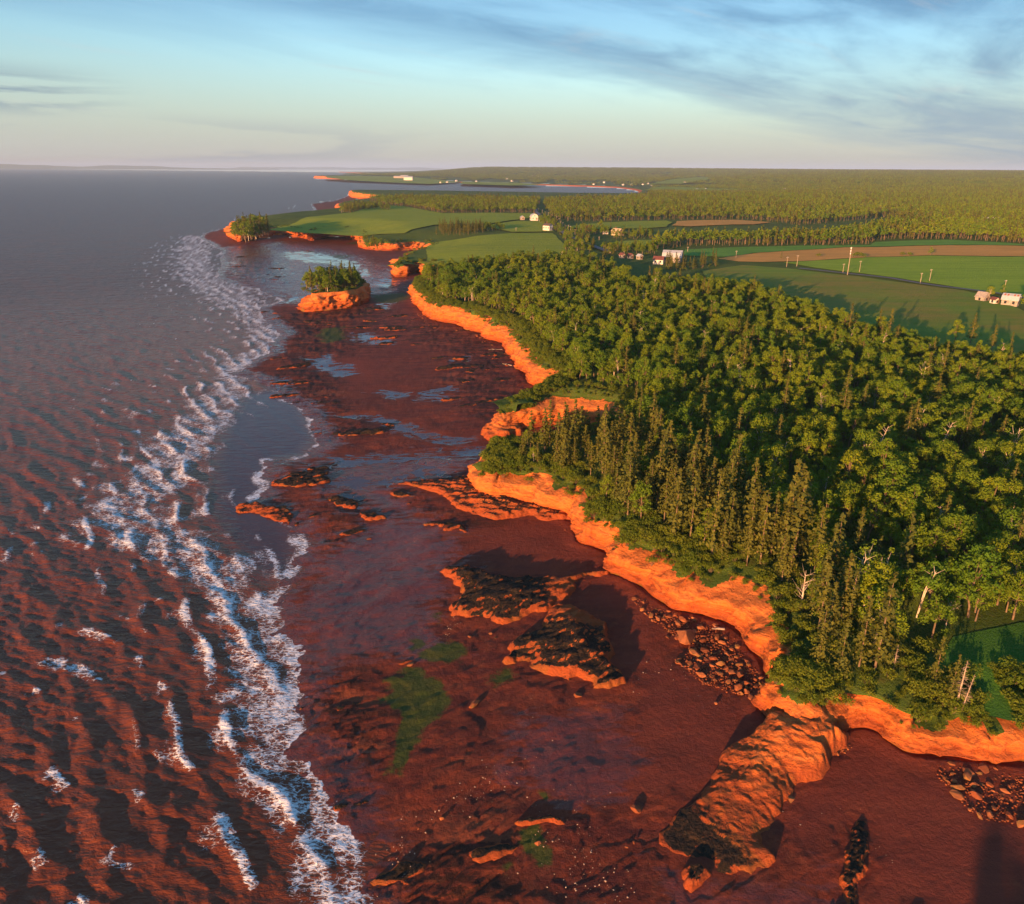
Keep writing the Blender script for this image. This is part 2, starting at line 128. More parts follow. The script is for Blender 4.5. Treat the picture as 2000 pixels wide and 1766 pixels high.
GROVES = {'spruce grove': [(-73.2,755.8),(-58.4,740.0),(-39.1,735.9),(-27.7,747.9),(-27.7,790.0),(-52.8,801.0),(-72.6,792.8)],'alder': [(-28.1,759.4),(-8.8,778.9),(-11.6,797.7),(-26.9,796.5)],'headland': [(-252.4,717.5),(-235.6,693.1),(-232.1,724.9),(-236.1,778.0),(-253.1,817.5),(-273.0,830.6),(-275.6,794.2)],'coast clump a': [(-228.3,1063),(-210.0,1053),(-214.2,1118),(-194.7,1163),(-173.7,1122),(-179.5,1180),(-226.0,1256),(-249.3,1253),(-246.7,1157)],'coast clump b': [(-123.0,665.3),(-135.0,692.3),(-123.4,703.1),(-112.3,684.5),(-109.2,648.9),(-116.8,640.0)],'village': [(48.6,715.5),(68.0,716.7),(66.0,627.5),(54.0,563.8),(40.5,553.9),(37.7,596.5),(46.3,654.9)],'village2': [(64.2,590.7),(83.3,620.4),(108.9,605.9),(103.1,568.3),(84.4,571.2),(63.7,551.8)],'hedge': [(62.6,796.8),(83.1,773.2),(93.5,756.0),(87.2,722.9),(64.7,732.2)],'hedge2': [(88.8,712.6),(112.9,739.6),(132.9,718.3),(133.8,698.2),(109.8,688.7),(87.6,688.2)],'barn spruces': [(97.2,507.7),(109.6,513.0),(114.0,502.6),(135.6,523.6),(133.3,507.7),(107.6,487.8),(94.0,482.9)],'roadside': [(36.5,998.3),(44.9,851.7),(48.2,770.8),(51.3,677.2),(43.7,667.8),(42.3,752.9),(37.4,795.0),(31.2,850.6),(27.7,917.5)]}
FIELDS = {'meadow on the headland': [(-255.2,824.7),(-244.2,948.5),(-212.4,1065),(-216.2,1294),(-168.8,1247),(-92.6,1053),(-29.3,1073),(29.4,1067),(31.3,997.8),(-1.6,914.7),(-23.8,869.4),(-81.6,833.4),(-103.7,759.2),(-149.2,767.2),(-205.2,794.1)],'meadow beside the road': [(-60.6,557.7),(-74.5,669.0),(-69.5,707.4),(-19.9,726.5),(-1.2,744.2),(37.2,746.9),(41.6,634.1),(39.8,569.6),(20.2,538.0),(-7.7,530.9),(-34.4,515.7),(-45.1,523.3)],'hayfield below the grove': [(-1.3,749.8),(-21.8,796.9),(-23.1,846.0),(4.2,906.2),(34.1,900.1),(36.4,794.9),(38.7,758.4)],'pasture east of the road': [(54.5,823.2),(100.8,888.8),(176.3,927.8),(176.4,891.4),(156.4,820.5),(121.8,799.9),(85.1,792.0),(60.5,803.2)],'rough pasture': [(80.2,628.0),(80.0,660.9),(104.0,679.3),(126.8,684.0),(125.4,652.9),(108.7,628.5)],'upper tan field': [(167.0,842.4),(188.7,918.4),(224.8,932.1),(261.5,935.8),(285.8,887.8),(255.8,854.8),(216.0,848.7),(184.2,827.1)],'far green strip': [(120.2,565.0),(132.4,605.7),(167.3,619.6),(226.2,628.0),(284.6,631.9),(299.2,655.9),(365.4,669.3),(407.4,633.1),(468.4,605.5),(474.0,612.9),(400.2,621.4),(343.5,627.9),(257.2,614.4),(216.1,598.7),(175.8,580.0),(150.6,555.2)],'tan stubble strip': [(141.2,546.3),(179.5,579.8),(214.9,595.2),(255.7,610.7),(341.5,624.0),(397.9,617.6),(468.4,605.5),(420.4,541.0),(356.9,551.5),(295.7,557.4),(249.5,550.9),(192.4,530.4),(166.9,525.7),(151.4,531.6)],'bright green field': [(179.5,522.6),(207.6,534.0),(248.2,548.0),(294.1,554.5),(354.2,547.2),(416.3,535.4),(275.1,345.4),(252.2,382.3),(239.5,414.6),(226.8,438.7),(203.5,477.1),(190.3,496.4)],'shaded field by the wood': [(116.1,483.1),(148.8,510.0),(172.7,492.0),(197.3,461.8),(220.4,425.7),(234.9,406.2),(235.5,384.0),(229.5,345.7),(235.5,292.2),(181.3,219.6),(166.2,244.0),(157.3,264.1),(146.5,286.6),(137.1,310.8),(136.5,342.8),(127.5,387.3),(117.7,428.4),(111.5,450.0)]}
FARFIELDS = [[(615.4,3667),(977.0,4762),(1185,5148),(1147,4664),(919.8,3885),(738.0,3591)],[(819.0,5287),(1043,5797),(1244,5983),(1216,5809),(1001,5564),(785.9,5031)],[(421.6,2656),(573.2,3175),(734.0,2667),(787.8,2516),(708.9,2357),(519.7,2446)],[(-272.4,4197),(16.9,3964),(122.6,3431),(-6.6,3268),(-231.4,3564)],[(461.4,980.8),(501.1,948.8),(519.5,857.1),(503.4,848.2),(472.9,928.6),(451.5,959.4)]]
FARFIELD_HEAD = [(-1281,5467),(-1130,5938),(-731.0,5459),(-494.9,4826),(-274.8,4236),(-376.0,3662),(-573.3,3910),(-842.3,4279),(-1088,4770)]
ROADS = {'road': [(67.3,1636),(51.9,1433),(34.2,1192),(30.8,1119),(33.0,1032),(37.9,937.3),(42.6,883.6),(45.0,802.1),(46.8,747.5),(49.7,705.5),(54.8,677.4),(60.0,647.3),(64.4,612.2),(70.7,580.8)],'lane': [(179.1,491.8),(190.5,479.7),(199.9,468.2),(216.1,446.8),(223.7,428.4),(236.7,409.5),(247.5,391.5),(251.9,377.9),(262.0,327.8)]}
POLES = [(199.9,474.9,5.5),(199.1,466.1,16.2),(209.7,474.6,7.0),(225.1,431.1,5.8),(233.9,438.5,6.8),(252.2,399.3,6.5),(154.3,546.0,5.5),(174.7,501.8,6.5),(182.0,504.1,7.0),(130.5,591.5,3.8),(104.0,602.2,4.2),(2.6,761.6,4.2),(35.9,1147,4.2),(38.2,1068,5.2),(41.0,1032,5.0),(43.5,999.0,5.5),(46.0,957.7,5.8),(49.1,910.5,6.2),(50.5,884.3,5.0),(49.1,829.9,6.0),(50.4,816.0,5.5),(51.5,783.3,4.8),(53.2,771.2,6.2),(53.6,748.0,7.0),(57.1,737.1,5.0),(73.8,683.0,3.0)]
BUILD = {'white_house': (23.8,926.5),'grey_shed': (10.3,934.6),'roadside_house': (33.3,769.8),'red_barn': (74.7,778.8),'cottage': (85.9,744.4),'beige_house': (94.9,728.4),'shed1': (75.9,549.2),'shed2': (81.2,546.3),'shed3': (87.2,543.5),'barn': (107.6,532.1),'barn_wing': (96.3,520.9),'gambrel': (233.2,362.6),'old_barn': (227.2,375.2),'small_shed': (228.2,366.7),'long_barn': (514.3,865.3)}
FARHOUSES = [(555.8,4361),(477.1,3547),(515.3,3549),(573.8,3609),(606.7,3671),(586.7,3469),(794.4,3775),(620.0,2742),(656.0,2771),(314.0,1964),(447.5,1973),(606.2,2096),(763.2,2431),(697.7,2134),(854.7,2560),(914.7,2575),(-194.8,4232),(-39.4,4733),(-8.8,4315),(127.4,5524),(163.5,5343),(-350.9,3895),(-326.8,3991),(-309.1,4381),(359.5,3645),(441.2,3970),(1483,3463),(1393,3299),(935.0,3468),(907.5,3430),(962.8,3506),(991.1,3545)]
FARPLANT = [(-679.9,4914),(-576.6,4471),(-715.4,5342)]
TREES = {'field': [(294.6,557.5),(238.5,548.5),(241.5,545.4),(184.2,542.1),(275.3,558.6),(278.8,555.3),(213.8,552.8),(84.1,773.3),(88.6,755.8),(233.8,381.0),(241.8,383.9),(229.1,343.2)],'edge': [(165.5,284.3),(169.3,280.8),(168.2,265.9),(169.6,258.3)]}
NAMED = {'dead': [(58.3,82.9),(58.9,82.5),(52.9,89.3)],'lone': [(56.7,85.9),(57.6,83.5)],'birch': [(44.9,103.3),(51.6,101.9),(53.7,101.5),(64.3,97.8),(61.4,100.6),(55.7,99.8)],'deadspruce': [(54.7,99.8),(53.6,99.5)]}
CLIFFSPRUCE = [(0.0,167.1),(9.9,174.3),(22.6,178.3),(31.0,167.7),(36.8,155.0),(43.3,141.4),(48.4,125.5),(50.3,110.7),(53.1,101.4),(48.3,97.1),(42.7,100.5),(35.6,105.7),(29.4,114.7),(21.6,120.2),(13.3,128.2),(10.9,142.2),(5.5,150.2),(0.0,157.4)]
FRONTSPRUCE = [(41.6,95.2),(47.7,99.3),(52.6,96.6),(52.2,89.1),(48.7,84.6),(40.6,84.5),(39.1,87.8)]
PILE_A = [(21.6,120.3),(23.5,117.8),(25.5,113.7),(28.4,111.1),(33.7,108.1),(36.0,104.2),(35.6,99.5),(36.9,95.3),(37.4,92.1),(34.5,89.4),(30.9,91.2),(27.8,93.5),(25.1,99.3),(28.0,101.4),(25.8,106.3),(23.1,110.3),(21.3,114.8)]
PILE_B = [(52.9,76.6),(55.7,77.3),(59.8,76.6),(64.4,75.8),(69.6,75.0),(63.2,65.7),(58.7,67.7),(54.6,68.7),(53.4,70.8),(53.3,72.8),(52.6,74.4)]
PILE_C = [(41.8,79.9),(43.8,81.3),(44.4,80.3),(43.2,79.2),(41.5,78.6)]
PILE_D = [(-29.2,358.0),(-16.7,348.8),(-5.7,322.8),(-8.8,314.7),(-23.2,340.5)]
PILE_E = [(-50.0,414.1),(-38.2,377.2),(-31.6,357.9),(-38.7,357.7),(-48.7,391.0)]
PILE_F = [(9.4,149.7),(12.9,148.5),(12.8,141.2),(11.1,141.9),(9.8,146.7)]
ROCKS = [(25.1,105.1,0.9),(26.7,104.7,0.7),(28.0,105.0,4.2),(28.8,88.9,0.8),(-22.8,161.4,1.6),(-30.8,153.6,0.7),(14.9,70.5,1.3),(33.5,71.6,1.2),(-8.0,69.8,0.7),(-10.6,68.4,0.3),(3.2,66.0,1.0),(-6.7,106.3,0.8),(-3.3,107.0,0.9),(-2.5,105.8,0.7),(-15.4,99.2,1.6),(-5.2,89.7,2.0),(28.6,100.6,2.6),(13.1,65.3,0.6),(14.0,65.9,0.5),(9.7,91.2,1.8),(-19.6,76.4,0.8),(56.8,75.7,1.8)]
OUTCROPS = [(-36.9,216.4,5,-0.6),(-46.0,209.6,3.5,0.2),(-55.3,210.3,5,0.1),(-66.6,247.8,5,0.3),(-70.0,246.5,4,0.2),(-97.7,328.0,5,0.3),(-61.5,246.7,4,0.4),(-130.8,407.9,7,0.2),(-118.5,388.8,8,0.2),(-101.3,398.2,9,0.1),(-174.9,554.0,9,0.2),(-231.9,670.2,10,0.1),(-177.2,586.8,12,0.1),(-73.0,360.8,6,0.3),(-28.7,299.2,7,0.1),(-13.4,275.2,7,0.2),(-3.8,264.5,8,0.3),(-22.4,328.1,5,0.3),(-47.5,150.6,4,-0.2),(-67.0,163.7,3,0.3),(-54.1,214.1,3,0.1),(-19.4,241.6,6,0.2),(-7.0,247.9,6,0.2),(-16.4,100.2,3,0.1),(-38.4,160.3,9,-0.5),(-31.1,152.2,7,-0.6),(-49.6,172.5,8,-0.5),(-12.8,146.1,8,-0.6),(-26.0,163.5,6,-0.5)]
LOGS = [(-7.0,309.6,6,1.9),(-2.1,284.3,4,1.2),(33.5,106.6,2.2,1.8)]
LOOSELOG = [(45.3,104.4),(82.5,136.0)]
# ---------------------------------------------------------------- helpers
COL = scene.collection
def tag(o, label=None, cat=None, group=None, kind=None):
    if label: o['label'] = label
    if cat: o['category'] = cat
    if group: o['group'] = group
    if kind: o['kind'] = kind
    return o
def empty(name, loc, rz=0.0, scale=1.0):
    o = bpy.data.objects.new(name, None); COL.objects.link(o)
    o.location = loc; o.rotation_euler = (0, 0, rz); o.scale = (scale,) * 3 if not isinstance(scale, tuple) else scale
    o.empty_display_size = 0.1
    return o
def mesh(name, V, F, mats, smooth=False, attrs=None, mat_idx=None):
    """V (n,3) array, F (m,k) int array of k-gons (or a list of such arrays)"""
    me = bpy.data.meshes.new(name)
    Fs = F if isinstance(F, list) else [F]
    Fs = [np.asarray(f, dtype=np.int32) for f in Fs if len(f)]
    V = np.asarray(V, dtype=np.float32)
    me.vertices.add(len(V)); me.vertices.foreach_set('co', V.ravel())
    loops = np.concatenate([f.ravel() for f in Fs]); tot = np.concatenate([np.full(len(f), f.shape[1], np.int32) for f in Fs])
    st = np.concatenate([[0], np.cumsum(tot)[:-1]]).astype(np.int32)
    me.loops.add(len(loops)); me.loops.foreach_set('vertex_index', loops)
    me.polygons.add(len(tot)); me.polygons.foreach_set('loop_start', st); me.polygons.foreach_set('loop_total', tot)
    if smooth: me.polygons.foreach_set('use_smooth', np.ones(len(tot), bool))
    for m in (mats if isinstance(mats, (list, tuple)) else [mats]): me.materials.append(m)
    if mat_idx is not None: me.polygons.foreach_set('material_index', np.asarray(mat_idx, np.int32))
    for k, a in (attrs or {}).items():
        at = me.attributes.new(k, 'FLOAT', 'POINT'); at.data.foreach_set('value', np.asarray(a, np.float32).ravel())
    me.update(calc_edges=True); me.validate()
    return me
def obj(name, me, parent=None, loc=None, rot=None, scale=None):
    o = bpy.data.objects.new(name, me); COL.objects.link(o)
    if parent is not None: o.parent = parent
    if loc is not None: o.location = loc
    if rot is not None: o.rotation_euler = rot
    if scale is not None: o.scale = scale
    return o

# gradient noise in numpy
def _h(ix, iy, iz, seed):
    n = (ix.astype(np.int64) * 374761393 + iy.astype(np.int64) * 668265263 + iz.astype(np.int64) * 2147483647 + seed * 1274126177) & 0xffffffff
    n = ((n ^ (n >> 13)) * 1274126177) & 0xffffffff
    n = ((n ^ (n >> 16)) * 2246822519) & 0xffffffff
    return n ^ (n >> 15)
def noise2(x, y, seed=0):
    x = np.asarray(x, float); y = np.asarray(y, float)
    ix, iy = np.floor(x), np.floor(y); fx, fy = x - ix, y - iy
    u = fx * fx * fx * (fx * (fx * 6 - 15) + 10); v = fy * fy * fy * (fy * (fy * 6 - 15) + 10)
    z = np.zeros_like(ix)
    def g(dx, dy):
        a = (_h(ix + dx, iy + dy, z, seed) & 1023) * (2 * math.pi / 1024)
        return np.cos(a) * (fx - dx) + np.sin(a) * (fy - dy)
    a, b, c, d = g(0, 0), g(1, 0), g(0, 1), g(1, 1)
    return ((a + u * (b - a)) * (1 - v) + (c + u * (d - c)) * v) * 1.5
def fbm(x, y, oct=4, seed=0, gain=0.5, lac=2.03):
    s = 0; a = 1.0; t = 0
    for i in range(oct):
        s = s + a * noise2(x, y, seed + i * 17); t += a; a *= gain
        x = x * lac + 13.7; y = y * lac + 7.1
    return s / t
def ridge(x, y, oct=4, seed=0):
    s = 0; a = 1.0; t = 0
    for i in range(oct):
        s = s + a * (1 - 2 * np.abs(noise2(x, y, seed + i * 19))); t += a; a *= 0.5
        x = x * 2.03 + 5.3; y = y * 2.03 + 9.1
    return s / t
def sst(a, b, x):
    t = np.clip((x - a) / (b - a), 0, 1); return t * t * (3 - 2 * t)
def lerp(a, b, t): return a + (b - a) * t

# plan geometry
def inside(P, poly):
    x, y = P[:, 0], P[:, 1]; q = np.asarray(poly, float)[:, :2]; n = len(q); r = np.zeros(len(P), bool)
    for i in range(n):
        x1, y1 = q[i]; x2, y2 = q[(i + 1) % n]
        if y1 == y2: continue
        c = (y1 > y) != (y2 > y)
        r ^= c & (x < (x2 - x1) * (y - y1) / (y2 - y1) + x1)
    return r
def pdist(P, line, closed=False):
    """distance to a polyline, nearest segment index and fraction"""
    q = np.asarray(line, float)[:, :2]; P = np.asarray(P, float)
    A = q if closed else q[:-1]; B = np.roll(q, -1, 0) if closed else q[1:]
    D = B - A; L2 = np.maximum((D ** 2).sum(1), 1e-9)
    n = len(P); d = np.empty(n); k = np.empty(n, int); f = np.empty(n)
    step = max(1, 4000000 // len(A))
    for s in range(0, n, step):
        p = P[s:s + step]
        t = np.clip(((p[:, None, 0] - A[None, :, 0]) * D[None, :, 0] + (p[:, None, 1] - A[None, :, 1]) * D[None, :, 1]) / L2[None], 0, 1)
        dx = A[None, :, 0] + t * D[None, :, 0] - p[:, None, 0]; dy = A[None, :, 1] + t * D[None, :, 1] - p[:, None, 1]
        dd = dx * dx + dy * dy; j = dd.argmin(1); ar = np.arange(len(p))
        d[s:s + step] = np.sqrt(dd[ar, j]); k[s:s + step] = j; f[s:s + step] = t[ar, j]
    return d, k, f
def sdf(P, poly):
    d, _, _ = pdist(P, poly, True)
    return np.where(inside(P, poly), d, -d)
def catmull(pts, per):
    """smooth polyline; per(i, length) gives the number of pieces of segment i"""
    q = np.asarray(pts, float); out = []
    for i in range(len(q) - 1):
        p0, p1, p2, p3 = q[max(i - 1, 0)], q[i], q[i + 1], q[min(i + 2, len(q) - 1)]
        n = per(i, np.hypot(*(p2 - p1)[:2]))
        for t in np.arange(n) / n:
            cr = 0.5 * (2 * p1 + (p2 - p0) * t + (2 * p0 - 5 * p1 + 4 * p2 - p3) * t * t + (3 * p1 - p0 - 3 * p2 + p3) * t ** 3)
            out.append(lerp(lerp(p1, p2, t), cr, 0.7))
    out.append(q[-1]); return np.array(out)
def grid_faces(nr, nc, wrap=False):
    i = np.arange(nr - 1)[:, None]; j = np.arange(nc if wrap else nc - 1)[None]
    j2 = (j + 1) % nc
    return np.stack([np.broadcast_to(i * nc + j, (nr - 1, j.shape[1])), i * nc + j2, (i + 1) * nc + j2, np.broadcast_to((i + 1) * nc + j, (nr - 1, j.shape[1]))], -1).reshape(-1, 4)
def compact(V, F, attrs):
    used = np.zeros(len(V), bool); used[F.ravel()] = True
    idx = np.cumsum(used) - 1
    return V[used], idx[F], {k: np.asarray(a)[used] for k, a in attrs.items()}

# material helper
class Mat:
    def __init__(s, name):
        s.m = bpy.data.materials.new(name); s.m.use_nodes = True
        s.N = s.m.node_tree.nodes; s.L = s.m.node_tree.links
        for n in list(s.N): s.N.remove(n)
        s.out = s.N.new('ShaderNodeOutputMaterial'); s.b = s.N.new('ShaderNodeBsdfPrincipled')
        s.L.new(s.b.outputs[0], s.out.inputs[0]); s._pos = None
    def put(s, sock, v):
        if isinstance(v, (int, float)): sock.default_value = v
        elif isinstance(v, tuple): sock.default_value = v + (1,) if len(v) == 3 and sock.type == 'RGBA' else v
        else: s.L.new(v, sock)
    def set(s, **k):
        names = dict(base='Base Color', rough='Roughness', spec='Specular IOR Level', normal='Normal', ior='IOR', metal='Metallic', sub='Subsurface Weight')
        for a, v in k.items(): s.put(s.b.inputs[names[a]], v)
        return s
    @property
    def pos(s):
        if s._pos is None: s._pos = s.N.new('ShaderNodeNewGeometry').outputs['Position']
        return s._pos
    def attr(s, n):
        a = s.N.new('ShaderNodeAttribute'); a.attribute_name = n; return a.outputs['Fac']
    def math(s, op, a, b=0.0, clamp=False):
        n = s.N.new('ShaderNodeMath'); n.operation = op; n.use_clamp = clamp; s.put(n.inputs[0], a); s.put(n.inputs[1], b); return n.outputs[0]
    def mapv(s, scale=(1, 1, 1), rot=(0, 0, 0), vec=None):
        n = s.N.new('ShaderNodeMapping'); s.L.new(vec or s.pos, n.inputs[0]); n.inputs['Scale'].default_value = scale; n.inputs['Rotation'].default_value = rot; return n.outputs[0]
    def noise(s, scale, detail=4, rough=0.55, dist=0.0, vec=None):
        n = s.N.new('ShaderNodeTexNoise'); s.L.new(vec or s.pos, n.inputs['Vector'])
        n.inputs['Scale'].default_value = scale; n.inputs['Detail'].default_value = detail; n.inputs['Roughness'].default_value = rough; n.inputs['Distortion'].default_value = dist
        return n.outputs[0]
    def voronoi(s, scale, feature='F1', vec=None):
        n = s.N.new('ShaderNodeTexVoronoi'); s.L.new(vec or s.pos, n.inputs['Vector']); n.feature = feature; n.inputs['Scale'].default_value = scale; return n.outputs[0]
    def ramp(s, v, a, b, lo=0.0, hi=1.0):
        n = s.N.new('ShaderNodeMapRange'); n.interpolation_type = 'SMOOTHSTEP'; s.put(n.inputs[0], v)
        n.inputs[1].default_value = a; n.inputs[2].default_value = b; n.inputs[3].default_value = lo; n.inputs[4].default_value = hi; return n.outputs[0]
    def mix(s, f, a, b, mode='MIX'):
        n = s.N.new('ShaderNodeMix'); n.data_type = 'RGBA'; n.blend_type = mode
        s.put(n.inputs[0], f); s.put(n.inputs[6], a); s.put(n.inputs[7], b); return n.outputs[2]
    def bump(s, h, strength=0.5, dist=0.1, normal=None):
        n = s.N.new('ShaderNodeBump'); n.inputs['Strength'].default_value = strength; n.inputs['Distance'].default_value = dist; s.L.new(h, n.inputs['Height'])
        if normal is not None: s.L.new(normal, n.inputs['Normal'])
        return n.outputs[0]
    def rnd(s): return s.N.new('ShaderNodeObjectInfo').outputs['Random']
    def sepz(s):
        n = s.N.new('ShaderNodeSeparateXYZ'); s.L.new(s.pos, n.inputs[0]); return n.outputs
# ---------------------------------------------------------------- the lie of the land
SEA_Z = -2.2
def z_gen(x, y):
    r = np.hypot(x, y); az = np.arctan2(x, np.maximum(y, 1))
    z = 10 + 4 * sst(250, 900, r) + 3 * sst(0.1, 0.6, az) * sst(300, 900, r)
    right = sst(0.12, 0.42, az)
    z = z + right * (38 * sst(1600, 6500, r) + 16 * sst(5500, 9500, r))
    z = z + (1 - right) * (44 * sst(5200, 8200, r) + 20 * sst(7600, 9800, r)) * sst(-0.16, -0.02, az)
    return z
COASTS = catmull(COAST, lambda i, L: max(1, int(L / 5)) if L < 60 else max(4, int(L / 60)))
BAY_I = next(i for i, c in enumerate(COAST) if c[1] > 2150)
LAND = [tuple(c[:2]) for c in COASTS] + [(30000, 34000), (40000, -9000), (900, -700)]
SEAPOLY = [tuple(c) for c in WATERLINE] + [tuple(c[:2]) for c in COAST[BAY_I:]] + [(-60000, 60000), (-60000, -3000), (200, -900)]
def coast_info(P):
    d, k, f = pdist(P, COASTS)
    k2 = np.minimum(k + 1, len(COASTS) - 1)
    h = lerp(COASTS[k, 3], COASTS[k2, 3], f); w = lerp(COASTS[k, 4], COASTS[k2, 4], f)
    return np.where(inside(P, LAND), d, -d), h, w
def z_up(P, info=None):
    d, h, w = info or coast_info(P)
    zg = z_gen(P[:, 0], P[:, 1])
    hh = h + 0.25 * np.clip(d - w, 0, 8) * np.where(h < 7.5, 0.8, 0.2)
    far = np.hypot(P[:, 0], P[:, 1]) > 1900
    z = lerp(np.minimum(hh, zg), zg, sst(0, 1, (d - w) / np.where(far, 900, 60)))
    return z + 0.5 * fbm(P[:, 0] / 40, P[:, 1] / 40, 3, 5)
def beach_z(P, info=None):
    d, h, w = info or coast_info(P)
    dc = np.maximum(-d, 0); dw = sdf(P, SEAPOLY)
    t = dc / (dc + np.maximum(-dw, 0) + 0.5)
    z = np.where(dw > 0, SEA_Z - 0.045 * np.minimum(dw, 90), SEA_Z * t)
    return z, dw
def zb(x, y): return float(beach_z(np.array([[x, y]], float))[0][0])
def zu(x, y): return float(z_up(np.array([[x, y]], float))[0])
def polar(az0, az1, na, rs):
    a = np.radians(np.linspace(az0, az1, na))[None]; r = np.asarray(rs)[:, None]
    return np.stack([(r * np.sin(a)).ravel(), (r * np.cos(a)).ravel()], 1)
def radii(dep0, dep1, n): return CAM_H / np.tan(np.radians(np.linspace(dep0, dep1, n)))

# ---------------------------------------------------------------- materials of the setting
def rock_colours(m, weed=None):
    """banded red sandstone"""
    x, y, z = m.sepz()
    big = m.noise(0.12, 4)
    zz = m.math('ADD', z, m.math('MULTIPLY', m.math('SUBTRACT', big, 0.5), 3.2))
    n = m.N.new('ShaderNodeCombineXYZ'); m.put(n.inputs[0], m.math('MULTIPLY', x, 0.03)); m.put(n.inputs[1], m.math('MULTIPLY', y, 0.03)); m.put(n.inputs[2], m.math('MULTIPLY', zz, 1.5))
    band = m.noise(1.0, 5, 0.65, vec=n.outputs[0])
    n2 = m.N.new('ShaderNodeCombineXYZ'); m.put(n2.inputs[0], m.math('MULTIPLY', x, 0.15)); m.put(n2.inputs[1], m.math('MULTIPLY', y, 0.15)); m.put(n2.inputs[2], m.math('MULTIPLY', zz, 6.0))
    band2 = m.noise(1.0, 3, 0.6, vec=n2.outputs[0])
    c = m.mix(m.ramp(band, 0.34, 0.66), (0.40, 0.082, 0.014), (0.54, 0.148, 0.026))
    hi = m.ramp(m.math('ADD', z, m.math('MULTIPLY', m.math('SUBTRACT', m.noise(0.3, 5, 0.6), 0.5), 7.0)), 1.5, 6.0)
    c = m.mix(m.math('MULTIPLY', hi, 0.75), c, (0.60, 0.190, 0.042))
    c = m.mix(m.math('MULTIPLY', m.ramp(band2, 0.52, 0.7), 0.6), c, (0.62, 0.22, 0.062))
    stn = m.noise(1.0, 5, 0.65, 0.4, vec=m.mapv((0.8, 0.8, 0.10)))
    c = m.mix(m.ramp(stn, 0.52, 0.68, 0, 0.6), c, (0.22, 0.042, 0.012))
    c = m.mix(m.ramp(m.noise(0.9, 5, 0.65), 0.5, 0.72, 0, 0.55), c, (0.27, 0.058, 0.017))
    return c, (x, y, z), band, band2
def cliff_material(name, weed=False, lines=True):
    m = Mat(name); c, (x, y, z), band, band2 = rock_colours(m)
    # tide-washed foot: darker, with a green film of algae here and there
    low = m.ramp(m.math('ADD', z, m.math('MULTIPLY', m.math('SUBTRACT', m.noise(0.35, 4), 0.5), 2.2)), 0.4, 2.6, 1, 0)
    if lines: c = m.mix(m.math('MULTIPLY', low, 0.8), c, (0.235, 0.046, 0.013))
    alg = m.math('MULTIPLY', m.ramp(z, 0.2, 1.3, 1, 0), m.ramp(m.noise(0.22, 3), 0.52, 0.62))
    c = m.mix(m.math('MULTIPLY', alg, 0.25 if weed else 0.6), c, (0.15, 0.105, 0.018))
    if weed:
        w = m.attr('weed'); wn = m.noise(0.75, 7, 0.7, 0.6)
        k = m.ramp(m.math('ADD', m.math('MULTIPLY', w, 1.1), m.math('SUBTRACT', wn, 0.5)), 0.46, 0.62)
        c = m.mix(k, c, m.mix(m.ramp(m.noise(2.6, 4), 0.4, 0.65), (0.012, 0.009, 0.005), (0.050, 0.026, 0.012)))
    h = m.math('ADD', m.math('MULTIPLY', m.noise(1.6, 7, 0.7), 0.9), m.math('MULTIPLY', band2, 0.18))
    h = m.math('ADD', h, m.math('MULTIPLY', m.math('ABSOLUTE', m.math('SUBTRACT', m.noise(0.7, 5, 0.6, 0.6, vec=m.mapv((1, 1, 1.8))), 0.5)), 1.6))
    m.set(base=c, rough=0.85, spec=0.25, normal=m.bump(h, 0.85, 0.38)); return m.m
M_CLIFF = cliff_material('red_sandstone_cliff')
M_LEDGE = cliff_material('red_sandstone_ledge_with_seaweed', True)

